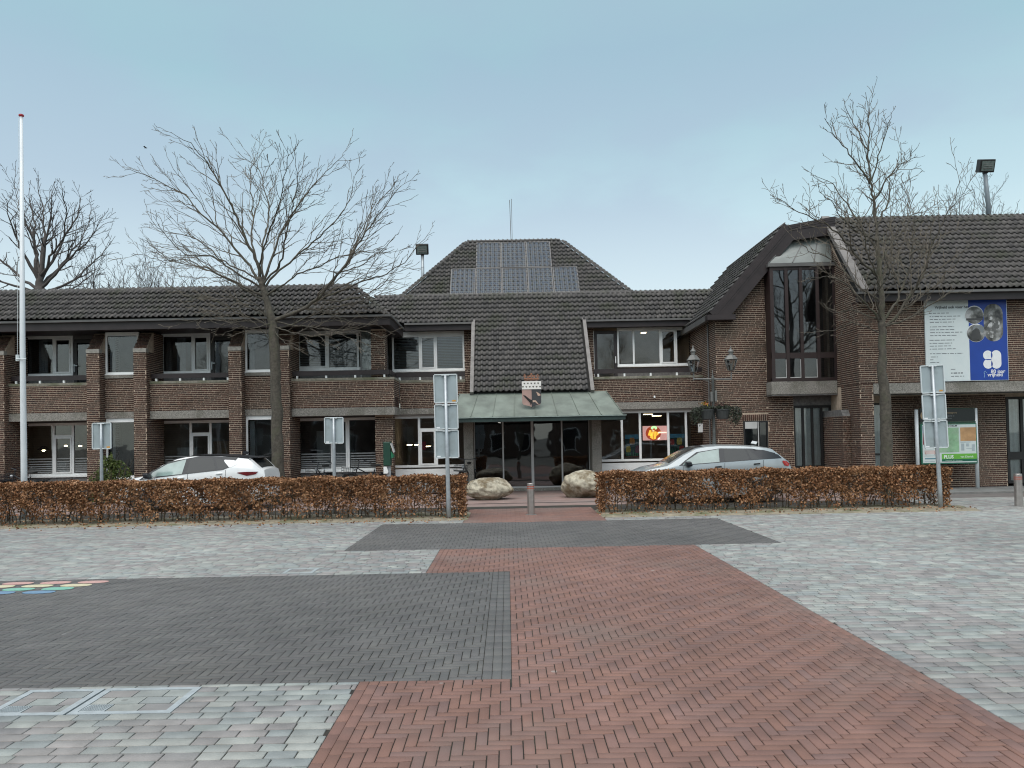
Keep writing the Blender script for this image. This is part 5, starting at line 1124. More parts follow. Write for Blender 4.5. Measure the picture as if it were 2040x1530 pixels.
# ================================================================== HEDGES
def clump(P, f, s):                             # smooth pseudo-random field in 0..1
    x, y, z = P.T
    return .5+.25*(np.sin(x*f*1.3+s)*np.cos(z*f*1.7+y*f+s*2.1)+np.sin(x*f*2.9+z*f*2.3+s*.7)*np.cos(y*f*2.1-x*f*.6+s))
def hedge(x0, x1, y0, y1, h0, h1, label, seed):
    rg = np.random.default_rng(seed); t = thing('beech_hedge', label, 'hedge', ((x0+x1)/2, (y0+y1)/2, 0), 'clipped beech hedges')
    n = int((x1-x0)*11500); P = rg.random((n, 3)); P[:, 0] = x0+(x1-x0)*P[:, 0]; H = h0+(h1-h0)*(P[:, 0]-x0)/(x1-x0)
    zz = P[:, 2].copy(); side = rg.random(n); yy = rg.random(n)
    yy = np.where(side < .50, .10*np.abs(rg.normal(0, 1, n)), np.where(side < .72, 1-.10*np.abs(rg.normal(0, 1, n)), yy)); zz = np.where(rg.random(n) < .16, 1-.05*np.abs(rg.normal(0, 1, n)), zz)
    P[:, 1] = y0+(y1-y0)*yy + .03*np.sin(P[:, 0]*3.1+zz*4); P[:, 2] = .06+(H-.06)*zz + .025*np.sin(P[:, 0]*5.3)*zz + .015*rg.normal(0, 1, n)
    c = clump(P, 4.2, seed); c2 = clump(P, 1.5, seed+3)
    dens = np.clip((zz-.03)*1.55, .10, 1)*np.clip(.12+1.8*(c-.28), .04, 1)*np.clip(.45+1.3*(c2-.2), .25, 1); dens = np.where(zz > .86, np.maximum(dens, .75), dens)
    endd = np.minimum(P[:, 0]-x0, x1-P[:, 0]); dens = np.where(endd < .15, np.maximum(dens, .55), dens)
    keep = rg.random(n) < dens; P = P[keep]
    P[:, 0] += rg.normal(0, .012, len(P)); leaves('foliage', P, .059, M['leaf'], t, seed=seed)
    s = MB(); r2 = random.Random(seed); x = x0+.06
    while x < x1-.05:                           # stems and side twigs
        yb = r2.uniform(y0+.1, y1-.1); H_ = (h0+(h1-h0)*(x-x0)/(x1-x0)); p = Vector((x, yb, -.02)); pts = [p]; top = H_*r2.uniform(.75, 1.0)
        for k in range(5): p = p+Vector((r2.gauss(0, .03), r2.gauss(0, .035), top/5)); pts.append(p)
        s.tube(pts, [.014, .012, .010, .008, .006, .003], 4)
        for k in range(7):
            q = pts[r2.randint(0, 4)].lerp(pts[r2.randint(1, 5)], .5); d = Vector((r2.gauss(0, .10), r2.gauss(0, .13), r2.uniform(.02, .2))); s.tube([q, q+d*.55+Vector((r2.gauss(0,.02), r2.gauss(0,.02), 0)), q+d], [.006, .004, .002], 3, cap=False)
        x += r2.uniform(.05, .11)
    s.build('stems', M['twig'], t, kind='stuff', fix=False)
hedge(-13.6, -.98, 17.55, 18.4, .96, .96, 'long brown-leaved beech hedge before the white car', 3)
hedge(2.12, 10.35, 17.95, 18.75, .95, .95, 'shorter brown-leaved beech hedge before the silver car', 8)
P = []; rl = random.Random(4)                    # leaves shed along the foot of the hedges
for k in range(900):
    if rl.random() < .58: x = rl.uniform(-13, -.9); y = 17.5-abs(rl.gauss(0, .35))
    else: x = rl.uniform(2.0, 10.6); y = 17.85-abs(rl.gauss(0, .35))
    P.append((x, y, .045 if y > 17.25 else .012))
fl = leaves('fallen_leaves', P, .055, M['leaf'], None, squash=.2, seed=2)
r_ = MB().tube([(-13.4, 18.5, .52), (-1.1, 18.5, .52)], .022, 6)
for x in (-12, -9.8, -7.6, -5.4, -3.2, -1.2): r_.tube([(x, 18.5, -.05), (x, 18.5, .52)], .022, 6)
tag(r_.build('low_rail', M['black']), 'low black rail running behind the long hedge', 'rail')
# green shrubs at the wall
def shrub(c, r, h, n, label, seed, mat='green'):
    t = thing('shrub', label, 'shrub', c, None); rg = random.Random(seed); P = []
    for k in range(n):
        a = rg.uniform(0, 6.28); b = rg.random(); e = rg.uniform(0, 1.57); q = (.72+.36*mnoise.noise((math.cos(a)*2, math.sin(a)*2, e*2+seed)))*(1 if b < .6 else rg.uniform(.5, 1))
        P.append((c[0]+r*q*math.cos(a)*math.cos(e)*1.2, c[1]+r*.6*q*math.sin(a)*math.cos(e), c[2]+.05+h*q*math.sin(e)*1.25))
    leaves('foliage', P, .062, M[mat], t, seed=seed)
    s = MB()
    for k in range(22): a = rg.uniform(0, 6.28); s.tube([(c[0]+.1*math.cos(a), c[1]+.1*math.sin(a), 0), (c[0]+r*.5*math.cos(a), c[1]+r*.3*math.sin(a), h*.5), (c[0]+r*.8*math.cos(a), c[1]+r*.45*math.sin(a), h*rg.uniform(.7, 1.08))], [.012, .008, .003], 4)
    s.build('stems', M['twig'], t, kind='stuff', fix=False)
shrub((at(222, 940, 24.3).x, 24.3, 0), .80, 1.30, 4600, 'round dark green shrub at the foot of the brick piers', 4)
shrub((at(528, 930, 24.6).x, 24.6, 0), .45, .95, 1500, 'small yellow-green shrub behind the tail of the white car', 6)

# ================================================================== BARE TREES
def limb(segs, pts, r0, r1, rg, lvl, P):
    """pts: guide points. Adds the limb to segs and grows children on it."""
    pts = [Vector(p) for p in pts]; L = sum((pts[i+1]-pts[i]).length for i in range(len(pts)-1)); m = max(4, min(26, int(L/P['step'])))
    cum = [0]
    for i in range(len(pts)-1): cum.append(cum[-1]+(pts[i+1]-pts[i]).length)
    def ev(s):
        s *= cum[-1]; i = 0
        while i < len(cum)-2 and cum[i+1] < s: i += 1
        f = (s-cum[i])/max(1e-6, cum[i+1]-cum[i]); return pts[i].lerp(pts[i+1], f)
    w = P['wob']*L/m; path = []; off = Vector((0,0,0))
    for k in range(m+1):
        if k: off = off*.8+Vector((rg.gauss(0, w), rg.gauss(0, w), rg.gauss(0, w*.8)))
        path.append(ev(k/m)+off)
    rad = [max(P['rmin'], r0+(r1-r0)*(k/m)**.8) for k in range(m+1)]
    segs.append((path, rad, lvl))
    if lvl >= P['levels']: return
    nch = int(P['nch'][lvl]*L+rg.random()*1.2); az = rg.uniform(0, 6.28)
    for c in range(nch):
        f = P['f0'][lvl]+(1-P['f0'][lvl])*((c+rg.random())/max(1, nch)); f = min(f, .985); k = min(m-1, int(f*m)); p = path[k].lerp(path[k+1], f*m-k)
        tg = (path[k+1]-path[max(0, k-1)]).normalized(); az += 2.4+rg.gauss(0, .5); ax = tg.orthogonal().normalized(); ax = Matrix.Rotation(az, 3, tg) @ ax
        d = Matrix.Rotation(R_(rg.uniform(*P['ang'])), 3, ax) @ tg
        d = (d+Vector((0, 0, P['up']))+Vector((p.x-P['c'][0], p.y-P['c'][1], 0)).normalized()*P['out']).normalized()
        l = L*P['lr'][lvl]*(1-P['tip']*f)*rg.uniform(.5, 1.2)+.05
        q = [p, p+d*l*.5+Vector((0, 0, P['curve']*l*.12)), p+d*l+Vector((0, 0, P['curve']*l*.42))]
        limb(segs, q, min(rad[k]*.62, r0*.5), P['rtip'], rg, lvl+1, P)
def tree(name, label, base, trunk, limbs, P, seed, group, far=False, mats=('bark', 'twigbark')):
    rg = random.Random(seed); t = thing(name, label, 'tree', base, group); P['c'] = (base[0], base[1]); segs = []
    s = MB(); tp = [Vector(p) for p, r in trunk]; tr = [r for p, r in trunk]; path = []; rad = []
    for i in range(len(tp)-1):
        for k in range(5):
            f = k/5; path.append(tp[i].lerp(tp[i+1], f)+Vector((rg.gauss(0, .012), rg.gauss(0, .012), 0))); rad.append((tr[i]+(tr[i+1]-tr[i])*f)*(1+rg.gauss(0, .035)))
    path.append(tp[-1]); rad.append(tr[-1]); s.tube(path, rad, 12)
    s.build('trunk', M[mats[0]], t, smooth=True, fix=False)
    for pts, r0 in limbs: limb(segs, pts, r0, P['rtip'], rg, 0, P)
    b = MB(); c = MB()
    for path, rad, lvl in segs: (b if lvl == 0 else c).tube(path, rad, 6 if lvl == 0 else 4 if lvl == 1 else 3, cap=False)
    b.build('limbs', M[mats[0]], t, smooth=True, fix=False); c.build('crown', M[mats[1]], t, kind='stuff', fix=False); return t
def guide(px, Y, dy=0): n = len(px)-1; return [at(u, v, Y+dy*k/n) for k, (u, v) in enumerate(px)]
# the spreading tree behind the white car
Y1 = 23.0; P1 = dict(step=.15, wob=.15, levels=3, rmin=.0055, rtip=.006, nch=[2.9, 3.1, 2.6], f0=[.16, .15, .15], ang=(16, 46), up=.0, out=.20, lr=[.40, .48, .44], curve=.22, tip=.66)
T1 = [(at(556, 985, Y1), .20), (at(554, 940, Y1), .18), (at(552, 860, Y1), .17), (at(549, 760, Y1), .155), (at(546, 690, Y1), .15), (at(543, 645, Y1), .125), (at(532, 600, Y1), .10), (at(522, 570, Y1), .095), (at(517, 553, Y1), .085)]
T1[0][0].z = -.1
L1 = [([(517, 555), (490, 480), (455, 400), (420, 330), (382, 285), (340, 262)], .07, -1.2), ([(519, 565), (478, 512), (430, 452), (372, 392), (305, 348), (252, 334)], .055, .8), ([(522, 570), (548, 490), (585, 415), (632, 355), (683, 305)], .055, .6),
      ([(520, 565), (522, 480), (535, 400), (520, 340), (478, 298)], .045, 2.0), ([(545, 640), (598, 622), (634, 596), (668, 545), (708, 486), (752, 428), (800, 365)], .075, -.8), ([(634, 596), (690, 575), (760, 545), (800, 520), (846, 470)], .04, .5),
      ([(524, 575), (470, 545), (420, 510), (365, 508), (300, 442)], .04, -1.6), ([(517, 560), (450, 520), (385, 470), (330, 455), (318, 426)], .035, 1.5), ([(530, 590), (470, 565), (400, 530), (340, 520), (292, 478)], .04, -.3), ([(534, 600), (455, 555), (370, 515), (305, 517), (260, 503)], .035, .9),
      ([(523, 570), (560, 520), (575, 440), (590, 380), (586, 305)], .045, -1.6), ([(525, 575), (580, 520), (640, 470), (690, 400), (712, 350)], .045, 1.2), ([(640, 590), (690, 520), (725, 470), (735, 430), (792, 360)], .035, 1.4), ([(530, 590), (590, 545), (650, 520), (720, 500), (780, 505)], .035, -1.5),
      ([(542, 640), (505, 612), (440, 612), (390, 640), (352, 645)], .03, -1.0), ([(545, 650), (490, 630), (430, 600), (370, 590), (330, 560)], .03, 1.0), ([(546, 640), (600, 648), (660, 655), (720, 660), (770, 672)], .03, -1.0), ([(546, 655), (590, 640), (650, 610), (720, 600), (810, 570)], .03, .9),
      ([(545, 640), (500, 600), (450, 590), (400, 600), (368, 622)], .022, -1.6), ([(545, 650), (580, 660), (620, 672), (680, 668), (735, 690)], .022, -1.4), ([(546, 655), (520, 640), (470, 640), (420, 655), (395, 650)], .02, .8), ([(545, 640), (590, 610), (640, 620), (700, 640), (760, 650)], .022, .9), ([(547, 660), (570, 690), (610, 680), (650, 690)], .015, -1.2), ([(545, 645), (495, 655), (455, 640), (400, 625)], .02, -2), ([(634, 596), (680, 600), (730, 585), (770, 565), (805, 520)], .03, -1.2), ([(668, 545), (720, 530), (760, 495), (795, 460)], .025, .8),
      ([(548, 690), (520, 660), (480, 650), (440, 668)], .02, -.8), ([(548, 670), (590, 665), (640, 640), (690, 640)], .022, .5), ([(518, 555), (500, 470), (500, 390), (498, 330), (530, 295)], .045, 2.8), ([(518, 557), (530, 480), (560, 400), (570, 330), (572, 290)], .04, -2.6)]
TREE1 = tree('bare_tree', 'wide spreading bare tree growing behind the white car', (T1[0][0].x, Y1, 0), T1, [(guide(p, Y1, d), r*.85) for p, r, d in L1], P1, 11, 'bare trees on the square')
# the upright tree behind the right hedge
Y2 = 21.0; P2 = dict(step=.15, wob=.16, levels=3, rmin=.0055, rtip=.006, nch=[3.8, 4.0, 3.6], f0=[.12, .12, .12], ang=(28, 66), up=.14, out=.04, lr=[.38, .48, .46], curve=.45, tip=.62)
T2 = [(at(1768, 985, Y2), .19), (at(1767, 930, Y2), .165), (at(1765, 850, Y2), .155), (at(1763, 790, Y2), .145), (at(1758, 740, Y2), .12), (at(1757, 690, Y2), .10), (at(1757, 645, Y2), .095), (at(1757, 600, Y2), .08), (at(1752, 540, Y2), .07), (at(1746, 470, Y2), .055)]
T2[0][0].z = -.1
L2 = [([(1746, 472), (1742, 410), (1735, 350), (1730, 290), (1729, 245), (1736, 205)], .05, .3), ([(1757, 560), (1715, 515), (1672, 470), (1632, 448), (1590, 425), (1547, 396)], .045, -1.0), ([(1749, 500), (1715, 445), (1683, 395), (1655, 362), (1618, 347)], .04, .8), ([(1738, 370), (1710, 325), (1675, 280), (1655, 262), (1640, 238)], .032, -.6),
      ([(1732, 300), (1712, 262), (1698, 240), (1682, 205)], .025, .5), ([(1757, 640), (1790, 590), (1812, 520), (1825, 460), (1822, 410)], .05, .8), ([(1758, 655), (1815, 590), (1848, 530), (1870, 455), (1898, 405), (1912, 352)], .055, -.6), ([(1740, 400), (1760, 360), (1788, 330), (1812, 322), (1825, 298)], .03, -.8), ([(1745, 450), (1768, 400), (1778, 350), (1800, 320), (1797, 285)], .032, .9),
      ([(1736, 360), (1750, 320), (1765, 270), (1775, 228)], .025, -.4), ([(1752, 520), (1790, 470), (1815, 430), (1850, 420), (1880, 395)], .032, 1.4), ([(1757, 645), (1715, 600), (1680, 560), (1650, 548), (1615, 552)], .042, -.9), ([(1757, 640), (1700, 610), (1660, 620), (1640, 600)], .03, 1.0), ([(1757, 655), (1800, 640), (1850, 605), (1890, 585), (1930, 580)], .035, -1.1), ([(1757, 600), (1710, 570), (1660, 520), (1610, 500), (1585, 470)], .035, .8),
      ([(1757, 665), (1700, 640), (1660, 660), (1620, 668)], .022, -.5), ([(1755, 580), (1730, 520), (1722, 470), (1700, 430)], .03, -1.8), ([(1754, 570), (1775, 510), (1772, 450), (1790, 410)], .03, 1.9), ([(1748, 480), (1700, 460), (1650, 400), (1625, 395)], .028, -1.3), ([(1757, 640), (1745, 590), (1765, 540), (1760, 500)], .03, -1.7)]
TREE2 = tree('bare_tree', 'upright bare tree with a straight trunk behind the silver car', (T2[0][0].x, Y2, 0), T2, [(guide(p, Y2, d), r*.85) for p, r, d in L2], P2, 23, 'bare trees on the square')
# trees standing behind the building
def generic(label, u, vtop, vbase, Y, width, seed, nl=9, fine=1.0, trunk_r=.22, split=.3, name='bare_tree'):
    b = at(u, vbase, Y); b.z = 0; H = at(u, vtop, Y).z; rg = random.Random(seed); fork = Vector((b.x, Y, H*split)); base = (b.x, Y, -.1)
    lim = []
    for k in range(nl):
        a = 2*math.pi*k/nl+rg.uniform(-.3, .3); sp_ = width*.5*rg.uniform(.1, 1.05); hh = H*split+(H*(1-split))*math.sqrt(max(.05, 1-(sp_/(width*.56))**2))*rg.uniform(.75, 1.0); st = fork.lerp(Vector((b.x, Y, H*.62)), rg.random()*.8 if k else .9)
        e = Vector((b.x+sp_*math.cos(a), Y+sp_*math.sin(a)*.8, hh)); mid = st.lerp(e, .5)+Vector((math.cos(a)*sp_*.16, math.sin(a)*sp_*.12, 0)); lim.append(([st, mid, e], trunk_r*rg.uniform(.22, .36)))
    P = dict(step=.35, wob=.12, levels=3, rmin=.006*fine, rtip=.006*fine, nch=[2.6, 2.7, 2.4], f0=[.2, .15, .15], ang=(22, 52), up=.10, out=.06, lr=[.42, .44, .42], curve=.2, tip=.6)
    return tree(name, label, (b.x, Y, 0), [(Vector(base), trunk_r*1.2), (fork, trunk_r), (Vector((b.x, Y, H*.62)), trunk_r*.5)], lim, P, seed, 'bare trees rising behind the building', mats=('farbark', 'farbark'))
Y3 = 34; P3 = dict(step=.3, wob=.13, levels=3, rmin=.0075, rtip=.0085, nch=[2.6, 2.8, 2.6], f0=[.22, .15, .15], ang=(20, 52), up=.06, out=.03, lr=[.36, .46, .42], curve=.15, tip=.55)
T3 = [(at(80, 620, Y3), .27), (at(80, 588, Y3), .24), (at(79, 566, Y3), .17), (at(79, 545, Y3), .09)]; T3[0][0].z = -.1
L3 = [([(78, 560), (45, 500), (22, 450), (12, 395)], .15, -1.5), ([(78, 560), (70, 480), (66, 420), (60, 378)], .16, .8), ([(80, 550), (98, 470), (108, 415), (105, 376)], .16, -.8), ([(80, 565), (120, 500), (150, 440), (160, 388)], .14, 1.6), ([(80, 575), (140, 520), (185, 465), (200, 430)], .13, -1.5), ([(80, 585), (150, 555), (195, 510), (212, 480)], .12, 1.2),
      ([(78, 580), (30, 545), (-20, 505), (-50, 450)], .14, 1.2), ([(78, 585), (20, 570), (-40, 555), (-70, 520)], .12, -1), ([(80, 545), (88, 470), (86, 410), (82, 372)], .13, 2.2), ([(80, 545), (60, 470), (35, 415), (30, 375)], .12, 2.5), ([(80, 550), (125, 480), (135, 420), (130, 372)], .12, -2.4), ([(80, 590), (140, 575), (180, 550), (205, 535)], .09, -.5), ([(80, 570), (130, 525), (165, 475), (178, 420)], .11, 2.8)]
tree('bare_tree', 'tall round-crowned bare tree behind the roof next to the flagpole', (T3[0][0].x, Y3, 0), T3, [(guide(p, Y3, d), r*.6) for p, r, d in L3], P3, 31, 'bare trees rising behind the building', mats=('farbark', 'farbark'))
generic('bare tree behind the roof, just beyond the tallest one', 185, 490, 590, 37, 6.0, 32, 14, 1.1)
generic('knobbly low bare tree behind the long tiled roof', 262, 500, 590, 38, 5, 33, 14, 1.1)
generic('rounded low bare tree behind the long tiled roof', 335, 500, 585, 39, 5.2, 34, 16, 1.1)
generic('bare tree behind the roof, seen through the spreading tree', 470, 505, 580, 40, 7.0, 35, 16, 1.1)
generic('fine-twigged bare tree behind the tall roof by the leaning floodlight', 1948, 370, 440, 36, 4.6, 36, 18, 1.0)

# ================================================================== CARS
def interp(pts, x):
    for (x0, z0), (x1, z1) in zip(pts, pts[1:]):
        if x <= x1: return z0+(z1-z0)*max(0, min(1, (x-x0)/max(1e-6, x1-x0)))
    return pts[-1][1]
def car(label, loc, L, top, belt, wb_, paint, wins, glassy, two=None, tail=None, screen=None, rear=None, mirror=None, W=.90, rot=0, roofmat=None, rw_=.325):
    t = thing('parked_car', label, 'car', (0, 0, 0), 'cars parked behind the hedges')
    zr = max(z for x, z in top)
    def hw(x, z):
        e = W*(1-.20*max(0, (.75-x)/.75)**2.2-.22*max(0, (x-L+.8)/.8)**2.2)
        b = interp(belt, x); k = max(0, z-b); low = max(0, .55-z)
        return e-.02*abs(z-.7)-.40*k-.10*low
    bott = lambda x: .20+.10*max(0, (.5-x)/.5)+.12*max(0, (x-L+.5)/.5)
    xs = sorted(set([0, .03, .08, .15, L-.15, L-.06, L] + [L*i/34 for i in range(35)] + [x for x, z in top if 0 <= x <= L])); NZ = 12
    V = []; Fq = []
    for x in xs:
        zt = interp(top, x); zb_ = bott(x); b = min(interp(belt, x), zt-.02); prof = []
        for k in range(6): prof.append(zb_+(b-zb_)*k/5)
        for k in range(1, 5): prof.append(b+(zt-.02-b)*k/4)
        row = [(0, zb_)]+[(hw(x, z), z) for z in prof]+[(hw(x, zt)*.86, zt+.0), (hw(x, zt)*.45, zt+.018), (0, zt+.024)]
        V.append(row)
    n = len(V[0]); vs = []; 
    for x, row in zip(xs, V): vs += [(x, -y, z) for y, z in row]+[(x, y, z) for y, z in row]
    for i in range(len(xs)-1):
        for sd in (0, 1):
            for k in range(n-1):
                a = i*2*n+sd*n+k; q = (a, a+1, a+2*n+1, a+2*n); Fq.append(q if sd else q[::-1])
    for i in (0, len(xs)-1):
        Fq.append(tuple([i*2*n+k for k in range(n)]+[i*2*n+n+k for k in range(n-1, -1, -1)]))
    b_ = MB(); b_.add(vs, Fq); o = b_.build('body', M[paint], t, smooth=True)
    em = o.modifiers.new('edge', 'EDGE_SPLIT'); em.split_angle = R_(38)
    def panel(lo, hi, name, mat, off=.006, parent=t, nz=4):
        def res(p):
            out_ = []
            for (xa, za), (xb, zb2) in zip(p, p[1:]):
                for k in range(4): out_.append((xa+(xb-xa)*k/4, za+(zb2-za)*k/4))
            return out_+[p[-1]]
        lo, hi = res(lo), res(hi)
        for sd in (-1, 1):
            rows = []; q = MB()
            for k in range(nz+1):
                f = k/nz; rows.append([((a[0]+(c[0]-a[0])*f), sd*(hw(a[0]+(c[0]-a[0])*f, a[1]+(c[1]-a[1])*f)+off), a[1]+(c[1]-a[1])*f) for a, c in zip(lo, hi)])
            for k in range(nz): q.strip(rows[k], rows[k+1])
            q.build(name, M[mat] if isinstance(mat, str) else mat, parent, smooth=True)
    for i, (lo, hi, mt) in enumerate(wins): panel(lo, hi, 'side_window' if mt != 'carblack' and mt != paint else 'trim', mt, .006+.002*(mt != 'carblack'))
    def topstrip(x0, x1, name, mat, wf=.80, dz=.03, nx=8):
        q = MB(); rows = []
        for k in range(nx+1):
            x = x0+(x1-x0)*k/nx; z = interp(top, x); w_ = hw(x, z)*wf; rows.append([(x, -w_, z+dz-.018), (x, -w_*.5, z+dz), (x, 0, z+dz+.004), (x, w_*.5, z+dz), (x, w_, z+dz-.018)])
        for k in range(nx): q.strip(rows[k], rows[k+1])
        return q.build(name, M[mat], t, smooth=True, fix=False)
    topstrip(screen[0], screen[1], 'windscreen', glassy); topstrip(rear[0], rear[1], 'rear_window', glassy, .78)
    if roofmat: topstrip(screen[1], rear[0], 'roof', roofmat, 1.0, .026, 14)
    panel(tail[0], tail[1], 'tail_light', tail[2], .012)
    for x in wb_:                               # wheel arches and wheels
        for sd in (-1, 1):
            a = MB(); a.prism([(x+.385*math.cos(p), .33+.385*math.sin(p)) for p in [math.pi*k/16 for k in range(17)]], 'y', sd*(W-.10) if sd < 0 else W-.25, sd*(W-.25) if sd < 0 else W+.002) if False else None
            ar = MB().prism([(x+.39*math.cos(p), .33+.39*math.sin(p)) for p in [math.pi*(k/16) for k in range(17)]]+[(x-.39, .2), (x+.39, .2)], 'y', sd*(W-.20), sd*(hw(x, .5)+.004)); ar.build('wheel_arch', M['rubber'], t)
            w_ = MB(); pr_ = [(rw_-.05, -.10), (rw_, -.075), (rw_, .075), (rw_-.05, .10)]
            o_ = len(w_.v)
            for r, y in pr_: w_.v += [(x+r*math.cos(2*math.pi*k/22), sd*(W-.09)+y, rw_+r*math.sin(2*math.pi*k/22)) for k in range(22)]
            for i in range(3):
                for k in range(22): w_.f.append((i*22+k, i*22+(k+1) % 22, (i+1)*22+(k+1) % 22, (i+1)*22+k)); w_.r.append(0)
            w_.f += [tuple(range(22)), tuple(range(66, 88))]; w_.r += [0, 0]
            wo = w_.build('wheel', M['rubber'], t); rm_ = MB()
            for k in range(5): a_ = 2*math.pi*k/5; rm_.obox((x+.12*math.cos(a_), sd*(W+.012), rw_+.12*math.sin(a_)), (.11*math.cos(a_), 0, .11*math.sin(a_)), (0, .008, 0), (-.03*math.sin(a_), 0, .03*math.cos(a_)))
            rm_.build('rim', M['stainless'], wo)
    mx_, mz_ = mirror
    for sd in (-1, 1): MB().obox((mx_, sd*(W+.09), mz_), (.075, 0, .0), (.03*0, sd*.10, 0), (-.02, 0, .065)).build('wing_mirror', M['carblack'], t, bevel=.03)
    MB().obox((L-.75, 0, zr+.05), (.07, 0, -.015), (0, .012, 0), (.02, 0, .035)).build('roof_fin', M['carwhite'] if paint == 'cargrey' else M['carblack'], t)
    MB().box(-.01, .10, -W*.62, W*.62, .24, .42).build('front_grille', M['carblack'], t)
    for sd in (-1, 1): MB().prism([(.06, .66), (.40, .76), (.42, .70), (.10, .60)], 'y', sd*(hw(.2, .68)-.06), sd*(hw(.24, .68)+.012)).build('headlight', M['lanternglass'], t)
    for x in two or (): panel([(x, .42), (x+.010, .42)], [(x+.03, interp(belt, x)-.005), (x+.04, interp(belt, x)-.005)], 'door_seam', 'carblack', .003)
    for x in (two or ())[1:]:
        for sd in (-1, 1): MB().obox((x-.14, sd*(hw(x-.14, interp(belt, x)-.10)+.018), interp(belt, x)-.10), (.085, 0, .006), (0, .012, 0), (0, 0, .016)).build('door_handle', M['carblack' if paint == 'cargrey' else paint], t, bevel=.008)
    tb = MB().box(L-.02, L+.008, -.26, .26, .62, .73); tb.build('number_plate', pmat('plate_yellow', (.62,.45,.03), .4, .03), t)
    # seats and steering wheel behind the glass
    MB().box(1.55, 1.75, -.6, -.1, .5, 1.18).box(1.55, 1.75, .1, .6, .5, 1.18).box(2.5, 2.7, -.6, .6, .5, 1.15).build('seat', M['interior'], t, bevel=.05)
    MB().box(screen[0]+.25, L-.5, -W+.28, W-.28, .3, .45).build('cabin_floor', M['black'], t)
    t.location = loc; WO[t.name] = Vector(loc); t.rotation_euler = (0, 0, rot); return t
# white car with a black roof
top = [(0, .70), (.06, .80), (.40, .90), (.80, .965), (.86, 1.0), (1.30, 1.27), (1.66, 1.42), (2.0, 1.487), (2.35, 1.50), (2.9, 1.48), (3.36, 1.435), (3.62, 1.40), (3.74, 1.30), (3.93, 1.12), (4.02, 1.08), (4.05, .95)]
belt = [(0, .64), (.4, .80), (.85, .915), (1.9, 1.0), (2.9, 1.09), (3.3, 1.14), (3.8, 1.06), (4.05, .9)]
G = 'carglass'
wc = car('white car with a black roof behind the long hedge', (-10.66, 21.6, 0), 4.05, top, belt, (.78, 3.28), 'carwhite',
    [([(.72, .87), (1.9, 1.0), (2.98, 1.10), (3.16, 1.17)], [(1.02, 1.09), (1.50, 1.35), (2.35, 1.49), (3.36, 1.43)], 'carblack'),
     ([(1.02, .945), (1.50, .98), (1.88, 1.015)], [(1.06, 1.06), (1.45, 1.29), (1.94, 1.405)], 'carglass_reflect'), ([(1.99, 1.03), (2.4, 1.07), (2.78, 1.11)], [(2.06, 1.415), (2.4, 1.425), (2.68, 1.405)], G), ([(2.85, 1.115), (2.98, 1.13), (3.10, 1.155)], [(2.74, 1.40), (2.88, 1.385), (2.98, 1.36)], G),
     ([(2.98, 1.34), (3.14, 1.175), (3.2, 1.17)], [(3.0, 1.375), (3.25, 1.36), (3.42, 1.29)], 'carwhite')],
    G, tail=([(3.36, 1.015), (3.62, .93), (3.84, .97)], [(3.40, 1.03), (3.62, 1.04), (3.90, 1.035)], 'darkred'), two=(1.12, 2.0, 3.02), screen=(.90, 1.92), rear=(3.66, 3.93), mirror=(.98, .985), roofmat='carblack')
me_ = MB().prism([(3.48, 1.425), (3.52, 1.445), (3.84, 1.42), (3.82, 1.395)], 'y', -.56, .56); wo_ = WO[wc.name]; WO[wc.name] = Vector((0, 0, 0)); me_.build('spoiler', M['carblack'], wc); WO[wc.name] = wo_
# silver car
top = [(0, .66), (.06, .78), (.45, .93), (.92, 1.02), (.98, 1.05), (1.40, 1.30), (1.74, 1.455), (2.0, 1.50), (2.35, 1.52), (2.9, 1.505), (3.4, 1.47), (3.72, 1.42), (3.80, 1.36), (4.05, 1.16), (4.20, 1.08), (4.26, .92)]
belt = [(0, .62), (.5, .84), (1.2, .98), (2.4, 1.06), (3.4, 1.12), (4.05, 1.09), (4.26, .85)]
car('silver grey car parked behind the shorter hedge', (at(1580, 930, 20.4).x-4.27, 21.2, 0), 4.26, top, belt, (.80, 3.42), 'cargrey',
    [([(1.22, 1.0), (1.75, 1.035), (2.4, 1.075), (3.4, 1.13), (3.98, 1.15)], [(1.42, 1.15), (1.72, 1.35), (2.36, 1.44), (3.2, 1.42), (3.88, 1.25)], 'carblack'),
     ([(1.33, 1.025), (1.8, 1.055), (2.30, 1.085)], [(1.44, 1.13), (1.78, 1.335), (2.32, 1.42)], 'carglass_reflect'), ([(2.43, 1.09), (2.8, 1.11), (3.10, 1.13)], [(2.45, 1.425), (2.8, 1.425), (3.00, 1.415)], G), ([(3.14, 1.13), (3.25, 1.135), (3.36, 1.14)], [(3.04, 1.405), (3.08, 1.40), (3.12, 1.385)], G), ([(3.48, 1.15), (3.7, 1.155), (3.90, 1.155)], [(3.22, 1.40), (3.5, 1.375), (3.80, 1.29)], 'carblack')],
    G, tail=([(3.98, 1.055), (4.04, .96), (4.16, .93)], [(4.0, 1.09), (4.10, 1.075), (4.22, .99)], 'redlight'), two=(1.30, 2.40, 3.42), screen=(1.0, 1.95), rear=(3.80, 4.05), mirror=(1.46, 1.05))

